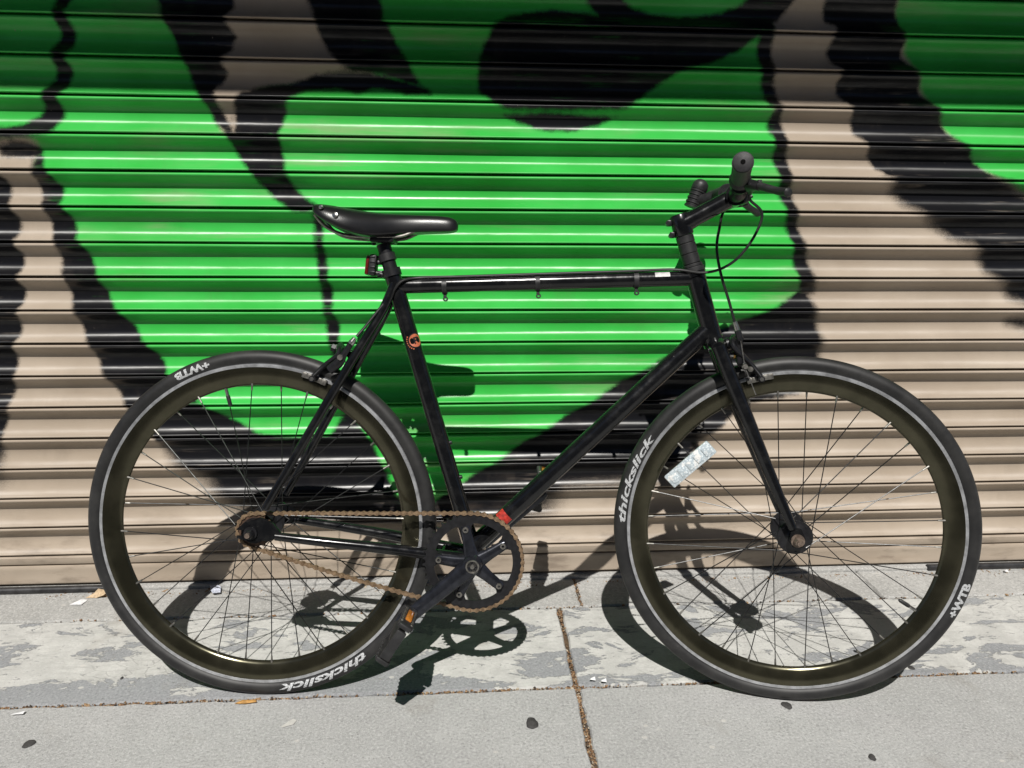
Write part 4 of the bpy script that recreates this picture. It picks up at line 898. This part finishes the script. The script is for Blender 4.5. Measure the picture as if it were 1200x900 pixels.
# ------------------------------------------------------------------ litter and marks on the pavement
def scrap(name, px, py, pts, mat, label, cat, lift=0.004, fold=0.25, z0=0.0025):
    """a little sheet, bent up along its middle"""
    cx, cy = ground_at(px, py); n = len(pts); mb = MB()
    top = [(cx + x, cy + y, z0 + lift * abs(math.sin(3.1 * (x * 40 + y * 25))) * fold * 4) for x, y in pts]
    c = (cx + sum(p[0] for p in pts) / n, cy + sum(p[1] for p in pts) / n, z0 + lift)
    vs = top + [c] + [(x, y, z - 0.0007) for x, y, z in top] + [(c[0], c[1], c[2] - 0.0007)]
    fs = [(i, (i + 1) % n, n) for i in range(n)] + [((i + 1) % n + n + 1, i + n + 1, 2 * n + 1) for i in range(n)] + [(i, i + n + 1, (i + 1) % n + n + 1, (i + 1) % n) for i in range(n)]
    o = mb.add(vs, fs).build(name, mat, smooth=0); tag(o, label, cat); return o
pap = simple('paper', (0.74, 0.74, 0.75), 0.7, 0, 0.12, 120); papb = simple('printed_paper', (0.55, 0.58, 0.68), 0.6, 0, 0.4, 220)
leafm = simple('dry_leaf', (0.52, 0.39, 0.25), 0.7, 0, 0.25, 150); orangem = simple('orange_peel', (0.45, 0.24, 0.07), 0.7, 0, 0.25, 150); gum = simple('old_gum', (0.045, 0.043, 0.042), 0.8, 0, 0.3, 150, bump=0.2)
scrap('paper_scrap', 92, 708, [(-0.016, -0.008), (0.012, -0.010), (0.016, 0.012), (0.002, 0.012)], pap, 'white paper scrap beside the dry leaf near the shutter', 'paper')
scrap('dry_leaf', 113, 700, [(-0.022, -0.006), (-0.010, 0.014), (-0.006, 0.026), (0.008, 0.016), (0.030, 0.008), (0.024, -0.012), (0.004, -0.008)], leafm, 'curled tan dry leaf lying by the foot of the shutter', 'leaf', lift=0.012)
scrap('dry_leaf', 131, 698, [(-0.020, -0.006), (-0.004, 0.012), (0.016, 0.016), (0.024, 0.0), (0.008, -0.012)], leafm, 'small tan leaf half behind the rear tyre', 'leaf', lift=0.006)
scrap('paper_scrap', 253, 695, [(-0.018, 0.016), (-0.010, -0.006), (0.000, -0.020), (0.016, -0.014), (0.010, 0.010), (-0.002, 0.020)], papb, 'crumpled bluish white wrapper behind the rear wheel spokes', 'wrapper', lift=0.010)
scrap('orange_peel', 288, 824, [(-0.020, -0.004), (-0.006, 0.005), (0.018, 0.004), (0.022, -0.003), (0.0, -0.006)], orangem, 'orange flake lying in the slab joint under the rear wheel', 'flake', lift=0.004)
scrap('paper_scrap', 22, 838, [(-0.012, -0.004), (-0.003, 0.004), (0.010, 0.005), (0.010, -0.003)], pap, 'white paper flake in the slab joint far from the bicycle', 'paper', lift=0.003)
scrap('paint_flake', 338, 848, [(-0.012, -0.009), (0.006, 0.010), (0.014, 0.006), (0.010, -0.004), (-0.008, -0.011)], simple('pale_flake', (0.52, 0.51, 0.48), 0.7, 0, 0.1, 80), 'pale flat flake on bare concrete below the rear tyre lettering', 'flake', lift=0.001, z0=0.001)
for (px, py, lab) in ((694, 799, 'white chip where the slab joints cross'), (707, 801, 'smaller white chip beside the crossing of the slab joints'), (1178, 672, 'white chip at the foot of the shutter beyond the front wheel')):
    scrap('stone_chip', px, py, [(-0.006, -0.004), (-0.002, 0.006), (0.006, 0.004), (0.006, -0.004)], pap, lab, 'chip', lift=0.006, z0=0.004)
def gumspot(px, py, r, lab):
    cx, cy = ground_at(px, py); n = 22; vs = []; ph = random.random() * 6
    for rr, z in ((1.0, 0.0008), (0.85, 0.0022), (0.4, 0.0028)):
        for i in range(n):
            a = 2 * math.pi * i / n; q = r * rr * (1 + 0.10 * math.sin(2 * a + ph) + 0.08 * math.sin(3 * a + 2 * ph) + 0.04 * math.sin(7 * a)); vs.append((cx + q * math.cos(a), cy + q * math.sin(a) * 1.15, z))
    fs = [(k * n + i, k * n + (i + 1) % n, (k + 1) * n + (i + 1) % n, (k + 1) * n + i) for k in range(2) for i in range(n)] + [tuple(2 * n + i for i in range(n))]
    o = MB().add(vs, fs).build('gum_spot', gum, smooth=60); tag(o, lab, 'gum', 'trodden gum spots'); return o
gumspot(623.5, 848, 0.0125, 'big round trodden gum spot beside the slab joint')
gumspot(922, 827, 0.0095, 'trodden gum spot just under the front tyre')
gumspot(34, 872, 0.0095, 'trodden gum spot on the bare slab before the rear wheel')
gumspot(1022, 888, 0.0068, 'small elongated gum spot on the bare slab before the front wheel')
gumspot(1068, 783, 0.006, 'small gum spot in the slab joint beside the front tyre')
gumspot(143, 795, 0.003, 'tiny black speck on the peeling slab below the rear tyre')
